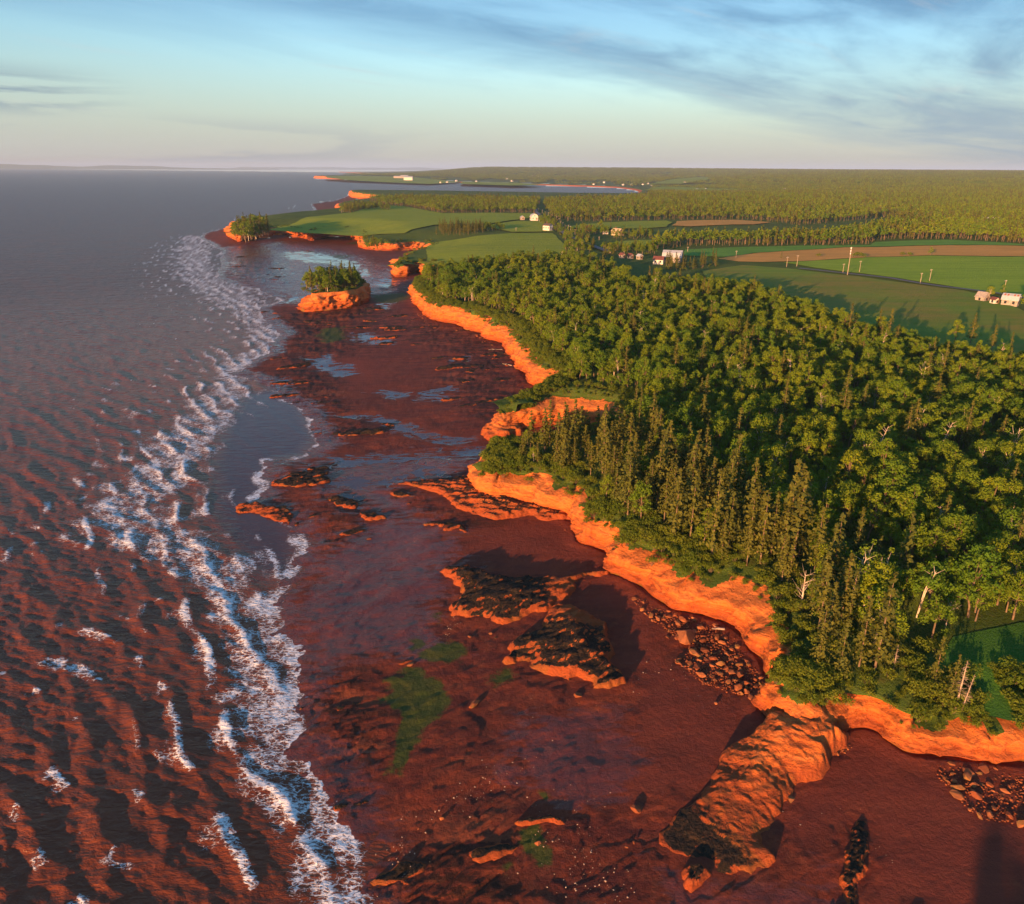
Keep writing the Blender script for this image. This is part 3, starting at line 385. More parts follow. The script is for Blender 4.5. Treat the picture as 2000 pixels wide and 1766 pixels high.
def beach_material():
    m = Mat('wet_red_mud')
    wet, pool, algae, rock, sand = (m.attr(k) for k in ('wet', 'pool', 'algae', 'rock', 'sand'))
    big = m.noise(0.06, 5, 0.6); mid = m.noise(0.45, 6, 0.65, 0.5); fine = m.noise(3.5, 4, 0.6)
    streak = m.noise(1.0, 6, 0.65, 0.8, vec=m.mapv((0.10, 0.42, 1), (0, 0, R(-38))))
    c = m.mix(m.ramp(big, 0.35, 0.65), (0.150, 0.032, 0.016), (0.200, 0.043, 0.019))
    c = m.mix(m.ramp(streak, 0.42, 0.64, 0, 0.75), c, (0.085, 0.022, 0.017))
    c = m.mix(m.ramp(mid, 0.5, 0.70, 0, 0.75), c, (0.225, 0.058, 0.026))
    c = m.mix(m.ramp(m.noise(1.1, 6, 0.7, 0.8), 0.52, 0.68, 0, 0.65), c, (0.070, 0.020, 0.012))
    c = m.mix(m.ramp(fine, 0.55, 0.75, 0, 0.5), c, (0.10, 0.025, 0.016))
    c = m.mix(m.math('MULTIPLY', sand, 0.8), c, (0.185, 0.042, 0.024))
    rk = m.math('MULTIPLY', rock, m.ramp(m.math('ADD', m.math('MULTIPLY', mid, 0.6), m.math('MULTIPLY', streak, 0.4)), 0.44, 0.58))
    c = m.mix(m.math('MULTIPLY', rk, 0.85), c, (0.048, 0.017, 0.009))
    fp = m.noise(1.0, 6, 0.68, 0.6, vec=m.mapv((0.055, 0.20, 1), (0, 0, R(-8))))
    c = m.mix(m.math('MULTIPLY', m.math('ADD', m.math('MULTIPLY', rock, 0.8), 0.2), m.ramp(fp, 0.53, 0.60)), c, (0.050, 0.019, 0.011))
    c = m.mix(m.math('MULTIPLY', m.math('ADD', m.math('MULTIPLY', rock, 0.5), 0.15), m.ramp(fp, 0.46, 0.40)), c, (0.25, 0.066, 0.028))
    al = m.ramp(m.math('ADD', algae, m.math('MULTIPLY', m.math('SUBTRACT', m.noise(0.8, 6, 0.7), 0.5), 1.6)), 0.35, 0.8)
    c = m.mix(m.math('MULTIPLY', al, 0.85), c, m.mix(m.noise(0.5, 3), (0.020, 0.070, 0.008), (0.075, 0.085, 0.016)))
    wn = m.math('ADD', m.math('MULTIPLY', m.math('SUBTRACT', m.noise(1.0, 6, 0.62, 0.7, vec=m.mapv((0.22, 0.75, 1), (0, 0, R(6)))), 0.5), 2.4), m.math('MULTIPLY', m.math('SUBTRACT', mid, 0.5), 0.8))
    chn = m.math('ABSOLUTE', m.math('SUBTRACT', m.noise(0.055, 5, 0.55, 1.4, vec=m.mapv((1, 2.0, 1), (0, 0, R(-12)))), 0.5))
    chan = m.math('MULTIPLY', m.ramp(chn, 0.008, 0.030, 1, 0), m.ramp(m.math('MULTIPLY', m.math('ADD', wet, pool), m.ramp(m.sepz()[1], 150, 185)), 0.25, 0.6))
    pl = m.ramp(m.math('ADD', m.math('ADD', m.math('MULTIPLY', pool, 0.62), m.ramp(chn, 0.0, 0.12, 0.16, -0.16)), m.math('MULTIPLY', wn, 0.62)), 0.42, 0.54)
    pl = m.math('MAXIMUM', pl, chan)
    wt = m.math('MULTIPLY', m.ramp(m.math('ADD', m.math('ADD', wet, 0.12), wn), 0.45, 0.95), m.math('SUBTRACT', 1.0, m.math('MULTIPLY', al, 0.7)))
    c = m.mix(m.math('MULTIPLY', wt, 0.35), c, (0.085, 0.022, 0.018))
    c = m.mix(pl, c, (0.07, 0.028, 0.024))
    ro = m.mix(wt, (0.72, 0.72, 0.72), (0.26, 0.26, 0.26)); ro = m.mix(pl, ro, (0.06, 0.06, 0.06))
    h = m.math('ADD', m.math('MULTIPLY', m.noise(1.3, 7, 0.7), 1.0), m.math('MULTIPLY', fine, 0.25))
    h = m.math('MULTIPLY', h, m.math('SUBTRACT', 1.0, pl))
    m.set(base=c, rough=ro, spec=m.mix(m.math('MAXIMUM', m.math('MULTIPLY', wt, 0.7), pl), (0.12, 0.12, 0.12), (0.5, 0.5, 0.5)), normal=m.bump(h, 0.7, 0.32)); return m.m
M_BEACH = beach_material()

def sea_material():
    m = Mat('muddy_sea_water')
    foam = m.attr('foam'); deep = m.attr('deep')
    v0 = m.mapv((0.75, 1.35, 1), (0, 0, R(-52)))
    nd = m.N.new('ShaderNodeTexNoise'); m.L.new(v0, nd.inputs['Vector']); nd.inputs['Scale'].default_value = 1.1; nd.inputs['Detail'].default_value = 4
    va = m.N.new('ShaderNodeVectorMath'); va.operation = 'MULTIPLY_ADD'; m.L.new(nd.outputs['Color'], va.inputs[0]); va.inputs[1].default_value = (1.5, 1.5, 0); m.L.new(v0, va.inputs[2])
    e1 = m.ramp(m.voronoi(1.05, 'DISTANCE_TO_EDGE', vec=va.outputs[0]), 0.0, 0.22, 1, 0); e2 = m.ramp(m.voronoi(2.5, 'DISTANCE_TO_EDGE', vec=va.outputs[0]), 0.0, 0.20, 1, 0)
    web = m.math('ADD', m.math('MULTIPLY', e1, 0.62), m.math('MULTIPLY', e2, 0.5))
    web = m.math('ADD', web, m.math('MULTIPLY', m.math('SUBTRACT', m.noise(6.0, 3, 0.6), 0.5), 0.7))
    f = m.ramp(m.math('ADD', m.math('MULTIPLY', foam, 0.98), m.math('MULTIPLY', m.math('MULTIPLY', web, 0.55), m.math('MULTIPLY', foam, 3.0, True))), 0.66, 1.10)
    c = m.mix(deep, (0.165, 0.042, 0.017), (0.088, 0.036, 0.027))
    c = m.mix(m.ramp(m.noise(0.05, 4), 0.4, 0.65, 0, 0.5), c, (0.140, 0.034, 0.014))
    c = m.mix(f, c, (0.78, 0.79, 0.82))
    ro = m.mix(f, m.mix(deep, (0.18, 0.18, 0.18), (0.32, 0.32, 0.32)), (0.8, 0.8, 0.8))
    v1 = m.mapv((0.55, 1.25, 1), (0, 0, R(-38)))
    h = m.math('ADD', m.math('MULTIPLY', m.noise(0.42, 5, 0.6, 0.4, vec=v1), 1.6), m.math('MULTIPLY', m.noise(1.7, 4, 0.6, 0.3, vec=v1), 0.45))
    h = m.math('ADD', h, m.math('MULTIPLY', f, 0.25))
    calm = m.attr('calm'); c = m.mix(m.math('MULTIPLY', calm, m.math('SUBTRACT', 1.0, f)), c, (0.085, 0.036, 0.030))
    swell = m.math('MULTIPLY', m.noise(0.11, 5, 0.62, 0.5, vec=v1), m.math('MULTIPLY', deep, 5.0))
    h = m.math('MULTIPLY', m.math('ADD', h, swell), m.math('SUBTRACT', 1.0, m.math('MULTIPLY', calm, 0.85)))
    sp_ = m.mix(calm, m.mix(deep, (0.30, 0.30, 0.30), (0.20, 0.20, 0.20)), (0.5, 0.5, 0.5))
    m.set(base=c, rough=ro, ior=1.33, spec=sp_, normal=m.bump(h, 1.0, 0.42)); return m.m
M_SEA = sea_material()

def turf_material(name, a, b, d, scale=0.05, rows=None):
    m = Mat(name)
    c = m.mix(m.ramp(m.noise(scale, 5, 0.6), 0.35, 0.65), a, b)
    c = m.mix(m.ramp(m.noise(scale * 9, 5, 0.65), 0.48, 0.72, 0, 0.6), c, d)
    h = m.noise(2.2, 5, 0.7)
    if rows is not None:
        row = m.noise(1.0, 3, 0.5, vec=m.mapv((0.004, 0.16, 1), (0, 0, rows)))
        c = m.mix(m.ramp(row, 0.45, 0.6, 0, 0.5), c, d)
    m.set(base=c, rough=0.95, spec=0.1, normal=m.bump(h, 1.0, 0.5)); return m.m
M_UP = turf_material('grass_and_scrub_floor', (0.085, 0.135, 0.020), (0.060, 0.100, 0.016), (0.125, 0.110, 0.028))
FIELD_M = {
 'meadow': turf_material('mown_meadow_grass', (0.23, 0.30, 0.026), (0.27, 0.32, 0.028), (0.19, 0.25, 0.022), 0.02, R(70)),
 'bright': turf_material('bright_crop_green', (0.22, 0.35, 0.024), (0.25, 0.37, 0.028), (0.17, 0.29, 0.020), 0.02, R(30)),
 'blue': turf_material('blue_green_crop', (0.120, 0.280, 0.040), (0.135, 0.295, 0.042), (0.095, 0.230, 0.032), 0.02, R(15)),
 'tan': turf_material('tan_stubble', (0.55, 0.29, 0.070), (0.58, 0.31, 0.080), (0.44, 0.24, 0.060), 0.03, R(12)),
 'rough': turf_material('dark_rough_pasture', (0.15, 0.25, 0.026), (0.24, 0.20, 0.038), (0.12, 0.21, 0.022), 0.018, R(35)),
 'lawn': turf_material('shaded_lawn', (0.050, 0.150, 0.022), (0.060, 0.165, 0.022), (0.040, 0.120, 0.018), 0.05),
}
def asphalt():
    m = Mat('worn_asphalt'); c = m.mix(m.noise(0.4, 4), (0.085, 0.088, 0.095), (0.13, 0.13, 0.135)); m.set(base=c, rough=0.8, normal=m.bump(m.noise(6, 3), 0.3, 0.03)); return m.m
M_ROAD = asphalt()

# ---------------------------------------------------------------- sea
def build_sea():
    rs = np.concatenate([radii(58, 4.2, 600), np.geomspace(980, 60000, 70)])
    na = 680; P0 = polar(-66, 28, na, rs)
    cand = np.flatnonzero(~inside(P0, LAND) | (np.hypot(P0[:, 0], P0[:, 1]) > 12000)); P1 = P0[cand]
    dw1 = sdf(P1, SEAPOLY); k = dw1 > -12
    idx = cand[k]; P = P1[k]; dw = dw1[k]
    x, y = P[:, 0], P[:, 1]; r = np.hypot(x, y)
    def train(lam, ang, seed, warp=1.6, wl=70):
        nx, ny = math.sin(R(ang)), math.cos(R(ang))
        return 2 * math.pi / lam * (x * nx + y * ny) + warp * 2 * fbm(x / wl, y / wl, 2, seed)
    def crest(ph, k): return ((np.sin(ph) + 1) / 2) ** k
    uc = x * 0.777 - y * 0.63; vc = x * 0.63 + y * 0.777
    p1 = np.clip(0.55 + 1.3 * fbm(uc / 15, vc / 8, 3, 31), 0.05, 1.4); p2 = np.clip(0.5 + 1.0 * fbm(uc / 14, vc / 7, 2, 37), 0, 1.3)
    ph1, ph2, ph3 = train(6.0, 38, 41, 2.6, 22), train(4.0, 57, 43, 2.2, 13), train(2.1, 22, 45, 1.7, 7)
    res = sst(900, 250, r); damp = sst(-1.0, 14, dw)
    c1 = crest(ph1, 2.6)
    hgt = 0.36 * p1 * c1 + (0.20 * p2 * crest(ph2, 2.6) + 0.10 * crest(ph3, 1.8)) * sst(600, 150, r)
    hgt = hgt + 0.26 * fbm(uc / 3.0, vc / 1.5, 4, 47, 0.6) * sst(260, 100, r) - 0.18
    # rollers that swing round parallel to the beach and break
    phb = train(6.2, 58, 49, 1.8, 18) + 0.5 * fbm(x / 5, y / 5, 2, 50)
    zone = sst(0.3, 4, dw) * sst(46, 16, dw)
    pb = np.clip(0.50 + 1.2 * fbm(x / 13, y / 13, 2, 53), 0, 1.15)
    cb = (np.sin(phb) + 1) / 2
    z = SEA_Z + hgt * damp * lerp(1.0, 0.55, zone) * lerp(0.35, 1.0, res) + 0.36 * zone * pb * cb ** 2.6 * sst(700, 300, r)
    z = z + 0.05 * sst(3, -1, dw)
    # foam: the swash edge, the breaking crests with lacy trails, thin streaks of whitecaps farther out
    n1 = fbm(x / 6, y / 6, 3, 61); n2 = fbm(x / 28, y / 28, 2, 63); n3 = fbm(x / 2.2, y / 2.2, 3, 65)
    sl = np.array(SURF); ds, ks, fs = pdist(P, sl); wd = lerp(sl[ks, 2], sl[np.minimum(ks + 1, len(sl) - 1), 2], fs)
    surf = sst(1.25, 0.35, ds / (1.2 * wd * (1 + 0.9 * n1 + 0.5 * n2))) * (0.68 + 0.40 * n1 + 0.3 * n3)
    wide = 2.6 + 2.5 * n1 + 2.0 * np.clip(n2, -.4, .6)
    swash = sst(wide + 1.5, wide - 1.5, dw) * sst(-2.0 + 1.5 * n3, 0.3, dw) * (0.72 + 0.4 * n1)
    front = sst(0.80, 0.99, cb); trail = sst(0.10, 0.9, (np.sin(phb + 1.5) + 1) / 2)
    nearsurf = sst(4.0, 1.2, ds / wd)
    brk = nearsurf * sst(0.0, 3, dw) * sst(0.25, 0.8, pb) * (0.66 * front + 0.56 * trail * (0.75 + 0.8 * n1))
    cap = (sst(0.50, 0.9, (np.sin(ph1 + 0.7) + 1) / 2) * 0.50 + 0.26 * sst(0.86, 1.0, (np.sin(ph1) + 1) / 2)) * sst(0.20, 0.42, n1 + 0.6 * n2) * sst(95, 30, dw)
    capf = sst(0.7, 1.0, (np.sin(ph1) + 1) / 2) * sst(0.26, 0.48, n1 + .3 * n2) * 0.44 * sst(60, 160, dw) * sst(1500, 300, r)
    surf = surf * (0.70 + 0.30 * front + 0.15 * trail)
    foam = np.maximum(np.maximum(np.maximum(swash, surf), brk), np.maximum(cap, capf)) + 0.20 * n3 * (swash + surf > .15)
    lag = inside(P, [(-78, 128), (-60, 200), (-48, 262), (-72, 270), (-96, 225), (-88, 150)]) * 1.0
    foam = np.clip(foam * (1 - 0.7 * lag * sst(1.0, 2.2, ds / wd) * sst(1, 5, dw)), 0, 0.84)
    lag2 = sst(-6, 5, sdf(P, LAGOON)); z = lerp(z, SEA_Z + 0.02, 0.85 * lag2)
    deep = np.maximum(sst(30, 300, dw), sst(260, 620, r))
    F = grid_faces(len(rs), na); m = np.full(len(P0), -1, np.int64); m[idx] = np.arange(len(idx)); F = m[F]; F = F[(F >= 0).all(1)]
    o = obj('sea', mesh('sea', np.column_stack([x, y, z]), F, M_SEA, True, dict(foam=foam, deep=deep, calm=lag2))); tag(o, kind='structure')
build_sea()

# ---------------------------------------------------------------- beach
def build_beach():
    rs = np.concatenate([radii(60, 4.6, 540), np.geomspace(880, 2300, 26)])
    na = 740; P0 = polar(-44, 50, na, rs)
    i0 = np.flatnonzero(~inside(P0, LAND)); d0 = sdf(P0[i0], SEAPOLY); i0 = i0[d0 < 30]
    i1 = np.flatnonzero(inside(P0, LAND)); d1, _, _ = pdist(P0[i1], COASTS); i1 = i1[d1 < 7]
    idx = np.sort(np.concatenate([i0, i1])); P = P0[idx]
    info = coast_info(P); z, dw = beach_z(P, info); dc = -info[0]
    keep0 = np.ones(len(P), bool)
    x, y = P[:, 0], P[:, 1]; r = np.hypot(x, y)
    wx = x + 5 * fbm(x / 12, y / 12, 3, 71); wy = y + 5 * fbm(x / 12, y / 12, 3, 73); PW = np.column_stack([wx, wy])
    A = {}
    for k in ('wet', 'pool', 'algae', 'rock', 'sand'):
        a = np.zeros(len(P)); soft = dict(wet=9, pool=2.0, algae=2.2, rock=5, sand=4)[k]
        for poly in BLOB[k]:
            q = np.asarray(poly); lo, hi = q.min(0) - 25, q.max(0) + 25
            sel = np.flatnonzero(keep0 & (x > lo[0]) & (x < hi[0]) & (y > lo[1]) & (y < hi[1]))
            if len(sel):
                sc = soft * np.clip(r[sel] / 130, 0.6, 4)
                a[sel] = np.maximum(a[sel], sst(-1, 1, sdf(PW[sel], poly) / sc))
        A[k] = a
    A['wet'] = np.maximum(A['wet'], sst(-9, -1, dw) * 0.8)
    ca, sa = math.cos(R(-38)), math.sin(R(-38))
    u, v = x * ca - y * sa, x * sa + y * ca
    rug = ridge(u / 9, v / 3.2, 4, 81)
    rel = 0.20 * fbm(x / 5, y / 5, 4, 83) + 0.22 * fbm(x / 24, y / 24, 3, 85)
    shelf = fbm(u / 16, v / 7, 4, 90) * 4.0; shelf = np.floor(shelf) + sst(0.75, 1.0, shelf - np.floor(shelf)); rel = rel + 0.11 * shelf * sst(400, 60, r)
    step = fbm(u / 12, v / 5, 4, 87) * 3.0; step = step - np.floor(step)
    rel = rel + A['rock'] * (0.30 * np.maximum(rug + 0.4 * fbm(x / 3, y / 3, 3, 88), 0) + 0.22 * step) * np.clip(r / 200, 0.7, 2.2)
    rel = rel + 0.16 * np.maximum(ridge(u / 14, v / 4.5, 3, 89) - 0.25, 0)
    flat = np.clip(1 - 0.9 * A['pool'] - 0.7 * A['sand'], 0.08, 1)
    z = z + rel * flat * sst(8, -2, dw) * sst(0.5, 5, dc + 2) - 0.10 * A['pool'] + 0.25 * sst(3, 0, dc) * (dc > 0)
    V = np.column_stack([x, y, z]); F = grid_faces(len(rs), na); m = np.full(len(P0), -1, np.int64); m[idx] = np.arange(len(idx)); F = m[F]; F = F[(F >= 0).all(1)]
    o = obj('beach', mesh('beach', V, F, M_BEACH, True, A)); tag(o, kind='structure')
build_beach()

# ---------------------------------------------------------------- cliffs
def strata(s, z, seed):
    w = 0.5 * fbm(s / 30, z * 0 + 3.3, 2, seed)
    return 0.42 * noise2(z * 1.3 + w * 3, s / 28, seed) + 0.24 * noise2(z * 3.1 + w * 5, s / 12, seed + 3) + 0.12 * noise2(z * 7, s / 5, seed + 5)
def sweep(line, zf, h, w, n_face, seed, top_z, closed=False, notch=1.0, amp=1.0):
    """rock face rising from a foot line: undercut foot, banded face, worn slope above"""
    q = line; n = len(q)
    tan = (np.roll(q, -1, 0) - np.roll(q, 1, 0)) if closed else np.gradient(q, axis=0)
    k = 4
    if closed:
        tan = sum(np.roll(tan, i, 0) for i in range(-k, k + 1))
    else:
        pad = np.pad(tan, ((k, k), (0, 0)), 'edge'); tan = sum(pad[i:i + n] for i in range(2 * k + 1))
    tan /= np.maximum(np.hypot(tan[:, 0], tan[:, 1]), 1e-6)[:, None]
    nrm = np.column_stack([tan[:, 1], -tan[:, 0]])
    s = np.concatenate([[0], np.cumsum(np.hypot(*np.diff(q, axis=0).T))])
    rows = []
    hv = 0.88 + 0.16 * noise2(s / 8, s * 0 + 6.6, seed + 26)
    nt = np.clip(0.5 + 1.2 * noise2(s / 18, s * 0, seed + 9), 0.1, 1) * notch
    gul = noise2(s / 6.5, s * 0 + 1.7, seed + 11); gul2 = noise2(s / 2.4, s * 0 + 4.7, seed + 12)
    for off, zz in ((1.3, -1.3), (1.25, -0.1), (1.0, 0.32)):
        rows.append((nt * off + 0.15 * gul, zf + zz))
    for j in range(n_face):
        t = j / (n_face - 1)
        brk = 0.58 + 0.16 * noise2(s / 22, s * 0 + 8.8, seed + 13)
        off = np.where(t < brk, 0.16 * w * t / brk, w * (0.16 + 0.84 * np.clip((t - brk) / (1 - brk), 0, 1) ** 1.15))
        z = lerp(zf + 0.62, h * hv, t) + 0.35 * noise2(s / 2.1, s * 0 + t * 3, seed + 25) * sst(.1, .3, t) * sst(1, .9, t)
        env = sst(0, 0.06, t) * sst(1.0, 0.88, t)
        st = strata(s, z, seed)
        bf = fbm(s / 3.4 + 0.25 * z, z / 1.5, 3, seed + 21); blk = 1.25 * (np.round(bf * 3.0) / 3.0 * 0.8 + bf * 0.2) + 0.5 * np.maximum(ridge(s / 4.5, z / 9, 2, seed + 23) - 0.45, 0)
        off = off - amp * env * np.clip(np.hypot(q[:, 0], q[:, 1]) / 260, 1, 2.6) * (0.55 * st + blk + 0.85 * gul * (0.35 + t) + 0.34 * gul2 * (0.4 + t) + 0.30 * fbm(s / 2.2, z / 1.6, 3, seed + 15) + 1.3 * noise2(s / 10, z / 7 + 5, seed + 16) * (0.3 + t))
        rows.append((off, z + 0 * s))
    for extra, dz in ((0.6, 0.02), (2.2, 0.06), (4.5, 0.06), (6.5, -0.6)):
        o = w + extra * np.clip(np.hypot(q[:, 0], q[:, 1]) / 300, 1, 7); P = q + nrm * o[:, None]
        rows.append((o, np.maximum(top_z(P), 0) + dz))
    V = []
    for off, z in rows:
        off = np.broadcast_to(np.asarray(off, float), (n,)); z = np.broadcast_to(np.asarray(z, float), (n,))
        V.append(np.column_stack([q + nrm * off[:, None], z]))
    V = np.concatenate(V); F = grid_faces(len(rows), n, closed)
    return V, F[:, ::-1], len(rows)
def build_cliff():
    dense = catmull(COAST, lambda i, L: max(2, int(L / max(0.38, math.hypot(*COAST[i][:2]) / 420))) if L < 900 else 60)
    r = np.hypot(dense[:, 0], dense[:, 1]); q = dense[:, :2].copy()
    s = np.concatenate([[0], np.cumsum(np.hypot(*np.diff(q, axis=0).T))])
    tan = np.gradient(q, axis=0); tan /= np.maximum(np.hypot(tan[:, 0], tan[:, 1]), 1e-6)[:, None]
    nr = np.column_stack([tan[:, 1], -tan[:, 0]])
    sc = np.clip(r / 250, 1, 14)
    wob = 0.9 * noise2(s / (9 * sc), s * 0, 91) * np.sqrt(sc) + 0.4 * noise2(s / 3.1, s * 0, 92) + sst(215, 260, r) * (2.6 * noise2(s / 13, s * 0, 98) + 1.3 * noise2(s / 5, s * 0, 99))
    q = q + nr * wob[:, None]
    V, F, nrow = sweep(q, dense[:, 2], dense[:, 3], dense[:, 4], 46, 93, lambda P: z_up(P))
    n = len(q); row = F.min(1) // n; rn = nrow - 5 + np.where(noise2(s / 1.7, s * 0 + 2.2, 95) > 0.1, -2, np.where(noise2(s / 5, s * 0 + 7, 96) > 0, -1, 0))
    rn = rn - np.where(r < 340, np.clip(3 + 20 * fbm(s / 6, s * 0 + 1.1, 3, 97), 0, 18), 0)
    mi = (row >= rn[F.min(1) % n]).astype(int)
    o = obj('cliff', mesh('cliff', V, F, [M_CLIFF, M_UP], False, None, mi)); tag(o, kind='structure')
build_cliff()

# ---------------------------------------------------------------- upland sheet
def build_upland():
    rs = np.concatenate([np.geomspace(48, 2600, 400), np.geomspace(2700, 14000, 60)])
    na = 330; P = polar(-40, 66, na, rs)
    il = np.flatnonzero(inside(P, LAND)); inf = coast_info(P[il]); kk = inf[0] > inf[2] + 1.2
    z = np.zeros(len(P)); z[il] = z_up(P[il], inf); keep = np.zeros(len(P), bool); keep[il[kk]] = True; info = [np.zeros(len(P))]; info[0][il] = inf[0]
    far = np.hypot(P[:, 0], P[:, 1]) > 1900
    z = np.where(far & (info[0] < 3), -3, z)
    F = grid_faces(len(rs), na); F = F[keep[F].all(1)]
    V, F, _ = compact(np.column_stack([P, z]), F, {})
    o = obj('upland', mesh('upland', V, F, M_UP, True)); tag(o, kind='structure')
build_upland()

from mathutils.geometry import delaunay_2d_cdt
def sheet(name, poly, dz, mat, step):
    q = [tuple(p) for p in poly]; n = len(q); B = []
    for i in range(n):
        a, b = q[i], q[(i + 1) % n]; L = math.hypot(b[0] - a[0], b[1] - a[1]); k = max(1, int(L / step))
        for j in range(k):
            t = j / k; B.append((a[0] + (b[0] - a[0]) * t, a[1] + (b[1] - a[1]) * t))
    B = np.array(B)
    jit = step * 0.12
    B = B + jit * np.column_stack([noise2(B[:, 0] / step / 2, B[:, 1] / step / 2, 3), noise2(B[:, 0] / step / 2, B[:, 1] / step / 2, 4)])
    lo, hi = B.min(0), B.max(0)
    gx, gy = np.meshgrid(np.arange(lo[0], hi[0], step), np.arange(lo[1], hi[1], step))
    G = np.column_stack([gx.ravel(), gy.ravel()]); G = G[sdf(G, B) > step * 0.45] if len(G) else G
    P = np.concatenate([B, G]); m = len(B)
    vv, ee, ff, *_ = delaunay_2d_cdt([Vector(p) for p in P], [(i, (i + 1) % m) for i in range(m)], [list(range(m))], 1, 1e-4)
    V = np.array([(v.x, v.y) for v in vv]); z = z_up(V) + dz
    o = obj(name, mesh(name, np.column_stack([V, z]), np.array([f for f in ff if len(f) == 3]), mat, True)); tag(o, kind='structure')
    return o
FM = {'meadow on the headland': 'meadow', 'meadow beside the road': 'meadow', 'hayfield below the grove': 'meadow', 'pasture east of the road': 'meadow', 'rough pasture': 'meadow',
      'upper tan field': 'tan', 'far green strip': 'blue', 'tan stubble strip': 'tan', 'bright green field': 'bright', 'shaded field by the wood': 'rough'}
for k, poly in FIELDS.items():
    d = np.mean([math.hypot(*p) for p in poly])
    o = sheet('field', poly, 0.35 if d < 700 else 0.9, FIELD_M[FM[k]], max(6, d / 55))
    o['label'] = k
for i, poly in enumerate(FARFIELDS):
    sheet('field', poly, 5.0 if i < 4 else 2.0, FIELD_M['tan' if i == 1 else 'meadow'], 90 if i < 4 else 25)
sheet('field', FARFIELD_HEAD, 2.0, FIELD_M['meadow'], 90)
sheet('clearing_lawn', CLEARING, 0.12, FIELD_M['lawn'], 3)
def ribbon(name, line, width, dz):
    q = catmull(line, lambda i, L: max(2, int(L / 8)))
    t = np.gradient(q, axis=0); t /= np.hypot(t[:, 0], t[:, 1])[:, None]; nr = np.column_stack([-t[:, 1], t[:, 0]])
    V = np.concatenate([np.column_stack([P, z_up(P) + dz]) for P in (q - nr * width / 2, q, q + nr * width / 2)])
    F = grid_faces(3, len(q))
    o = obj(name, mesh(name, V, F, M_ROAD, True)); tag(o, kind='structure')
ribbon('road', ROADS['road'][2:], 5.0, 1.2)
ribbon('road', ROADS['lane'], 3.4, 0.7)

# far shores across the water
def far_shore():
    for dist, a0, a1, hh, seed in ((26000, -42, -16, 190, 5), (34000, -20, 2, 150, 9)):
        a = np.radians(np.linspace(a0, a1, 120)); prof = hh * (0.55 + 0.6 * fbm(np.arange(120) / 26, np.zeros(120), 4, seed)) * sst(0, 12, np.arange(120)) * sst(119, 70, np.arange(120))
        rows = []
        for k, (dr, f) in enumerate(((0, -0.05), (600, 0.5), (1800, 0.95), (4000, 1.0), (7000, 0.2))):
            rr = dist + dr; rows.append(np.column_stack([rr * np.sin(a), rr * np.cos(a), SEA_Z + prof * f]))
        o = obj('far_hills', mesh('far_hills', np.concatenate(rows), grid_faces(5, 120), M_UP, True)); tag(o, kind='structure')
far_shore()
# ---------------------------------------------------------------- rock ledges on the foreshore
def centred(name, V, F, mat, attrs=None, smooth=True, parent=None):
    c = V.mean(0); c[2] = V[:, 2].min()
    o = obj(name, mesh(name, V - c, F, mat, smooth, attrs), parent, tuple(c)); return o
def ledge(name, poly, hf, res, weed, label, edge=1.1, step=0.42, seed=0, rough=0.5, warp=0.9, grain=(3.4, 1.3, -32), terr=0.7, grow=0.0):
    q = np.asarray(poly, float); lo, hi = q.min(0) - 2.5, q.max(0) + 2.5
    nx, ny = int((hi[0] - lo[0]) / res) + 1, int((hi[1] - lo[1]) / res) + 1
    gx, gy = np.meshgrid(np.linspace(lo[0], hi[0], nx), np.linspace(lo[1], hi[1], ny))
    P = np.column_stack([gx.ravel(), gy.ravel()]); x, y = P.T
    ca, sa = math.cos(R(grain[2])), math.sin(R(grain[2])); u, v = x * ca - y * sa, x * sa + y * ca
    W = P + warp * 1.7 * np.column_stack([fbm(x / 4.5, y / 4.5, 4, seed + 1), fbm(x / 4.5, y / 4.5, 4, seed + 2)])
    d = sdf(W, poly) + grow; base, _ = beach_z(P)
    h = hf(P) if callable(hf) else np.full(len(P), hf)
    top = h * (0.55 + 0.45 * sst(0, 6, d)) * (1 + 0.35 * fbm(x / 7, y / 7, 2, seed + 9)) + rough * np.minimum(h, 1.6) * fbm(u / grain[0], v / grain[1], 4, seed + 3)
    st = (top + 0.25 * fbm(x / 6, y / 6, 3, seed + 4)) / step; fl = np.floor(st); fr = st - fl
    top = (fl + sst(0.55, 1.0, fr) * 1.0) * step * terr + top * (1 - terr)
    top = np.maximum(top, 0.10) + 0.09 * fbm(u / 1.1, v / 0.45, 3, seed + 5)
    edge = edge * np.clip(1.2 + 1.6 * noise2(x / 5, y / 5, seed + 8), 0.55, 2.6)
    e = sst(-0.15, edge, d + 0.16 * noise2(x / 0.9, y / 0.9, seed + 6))
    z = base - 0.5 * (1 - e) + top * e ** 0.7
    Z = z.reshape(ny, nx); sy, sx = np.gradient(Z, (hi[1] - lo[1]) / (ny - 1), (hi[0] - lo[0]) / (nx - 1))
    slope = np.hypot(sx, sy).ravel()
    wd = weed(P) if callable(weed) else np.full(len(P), weed)
    att = wd * sst(1.35, 0.5, slope) * sst(0.2, 1.1, d)
    F = grid_faces(ny, nx); keep = d > -0.75; F = F[keep[F].any(1)]
    V, F, A = compact(np.column_stack([P, z]), F, dict(weed=att))
    o = centred(name, V, F, M_LEDGE, A); return tag(o, label, 'rock')
def along(P, a, b):   # 0 at a, 1 at b
    a, b = np.array(a), np.array(b); return np.clip(((P - a) @ (b - a)) / ((b - a) @ (b - a)), 0, 1)
LW, LT, LP, LS = (np.array(LEDGE[k]) for k in ('west', 'tri', 'plat', 'spur'))
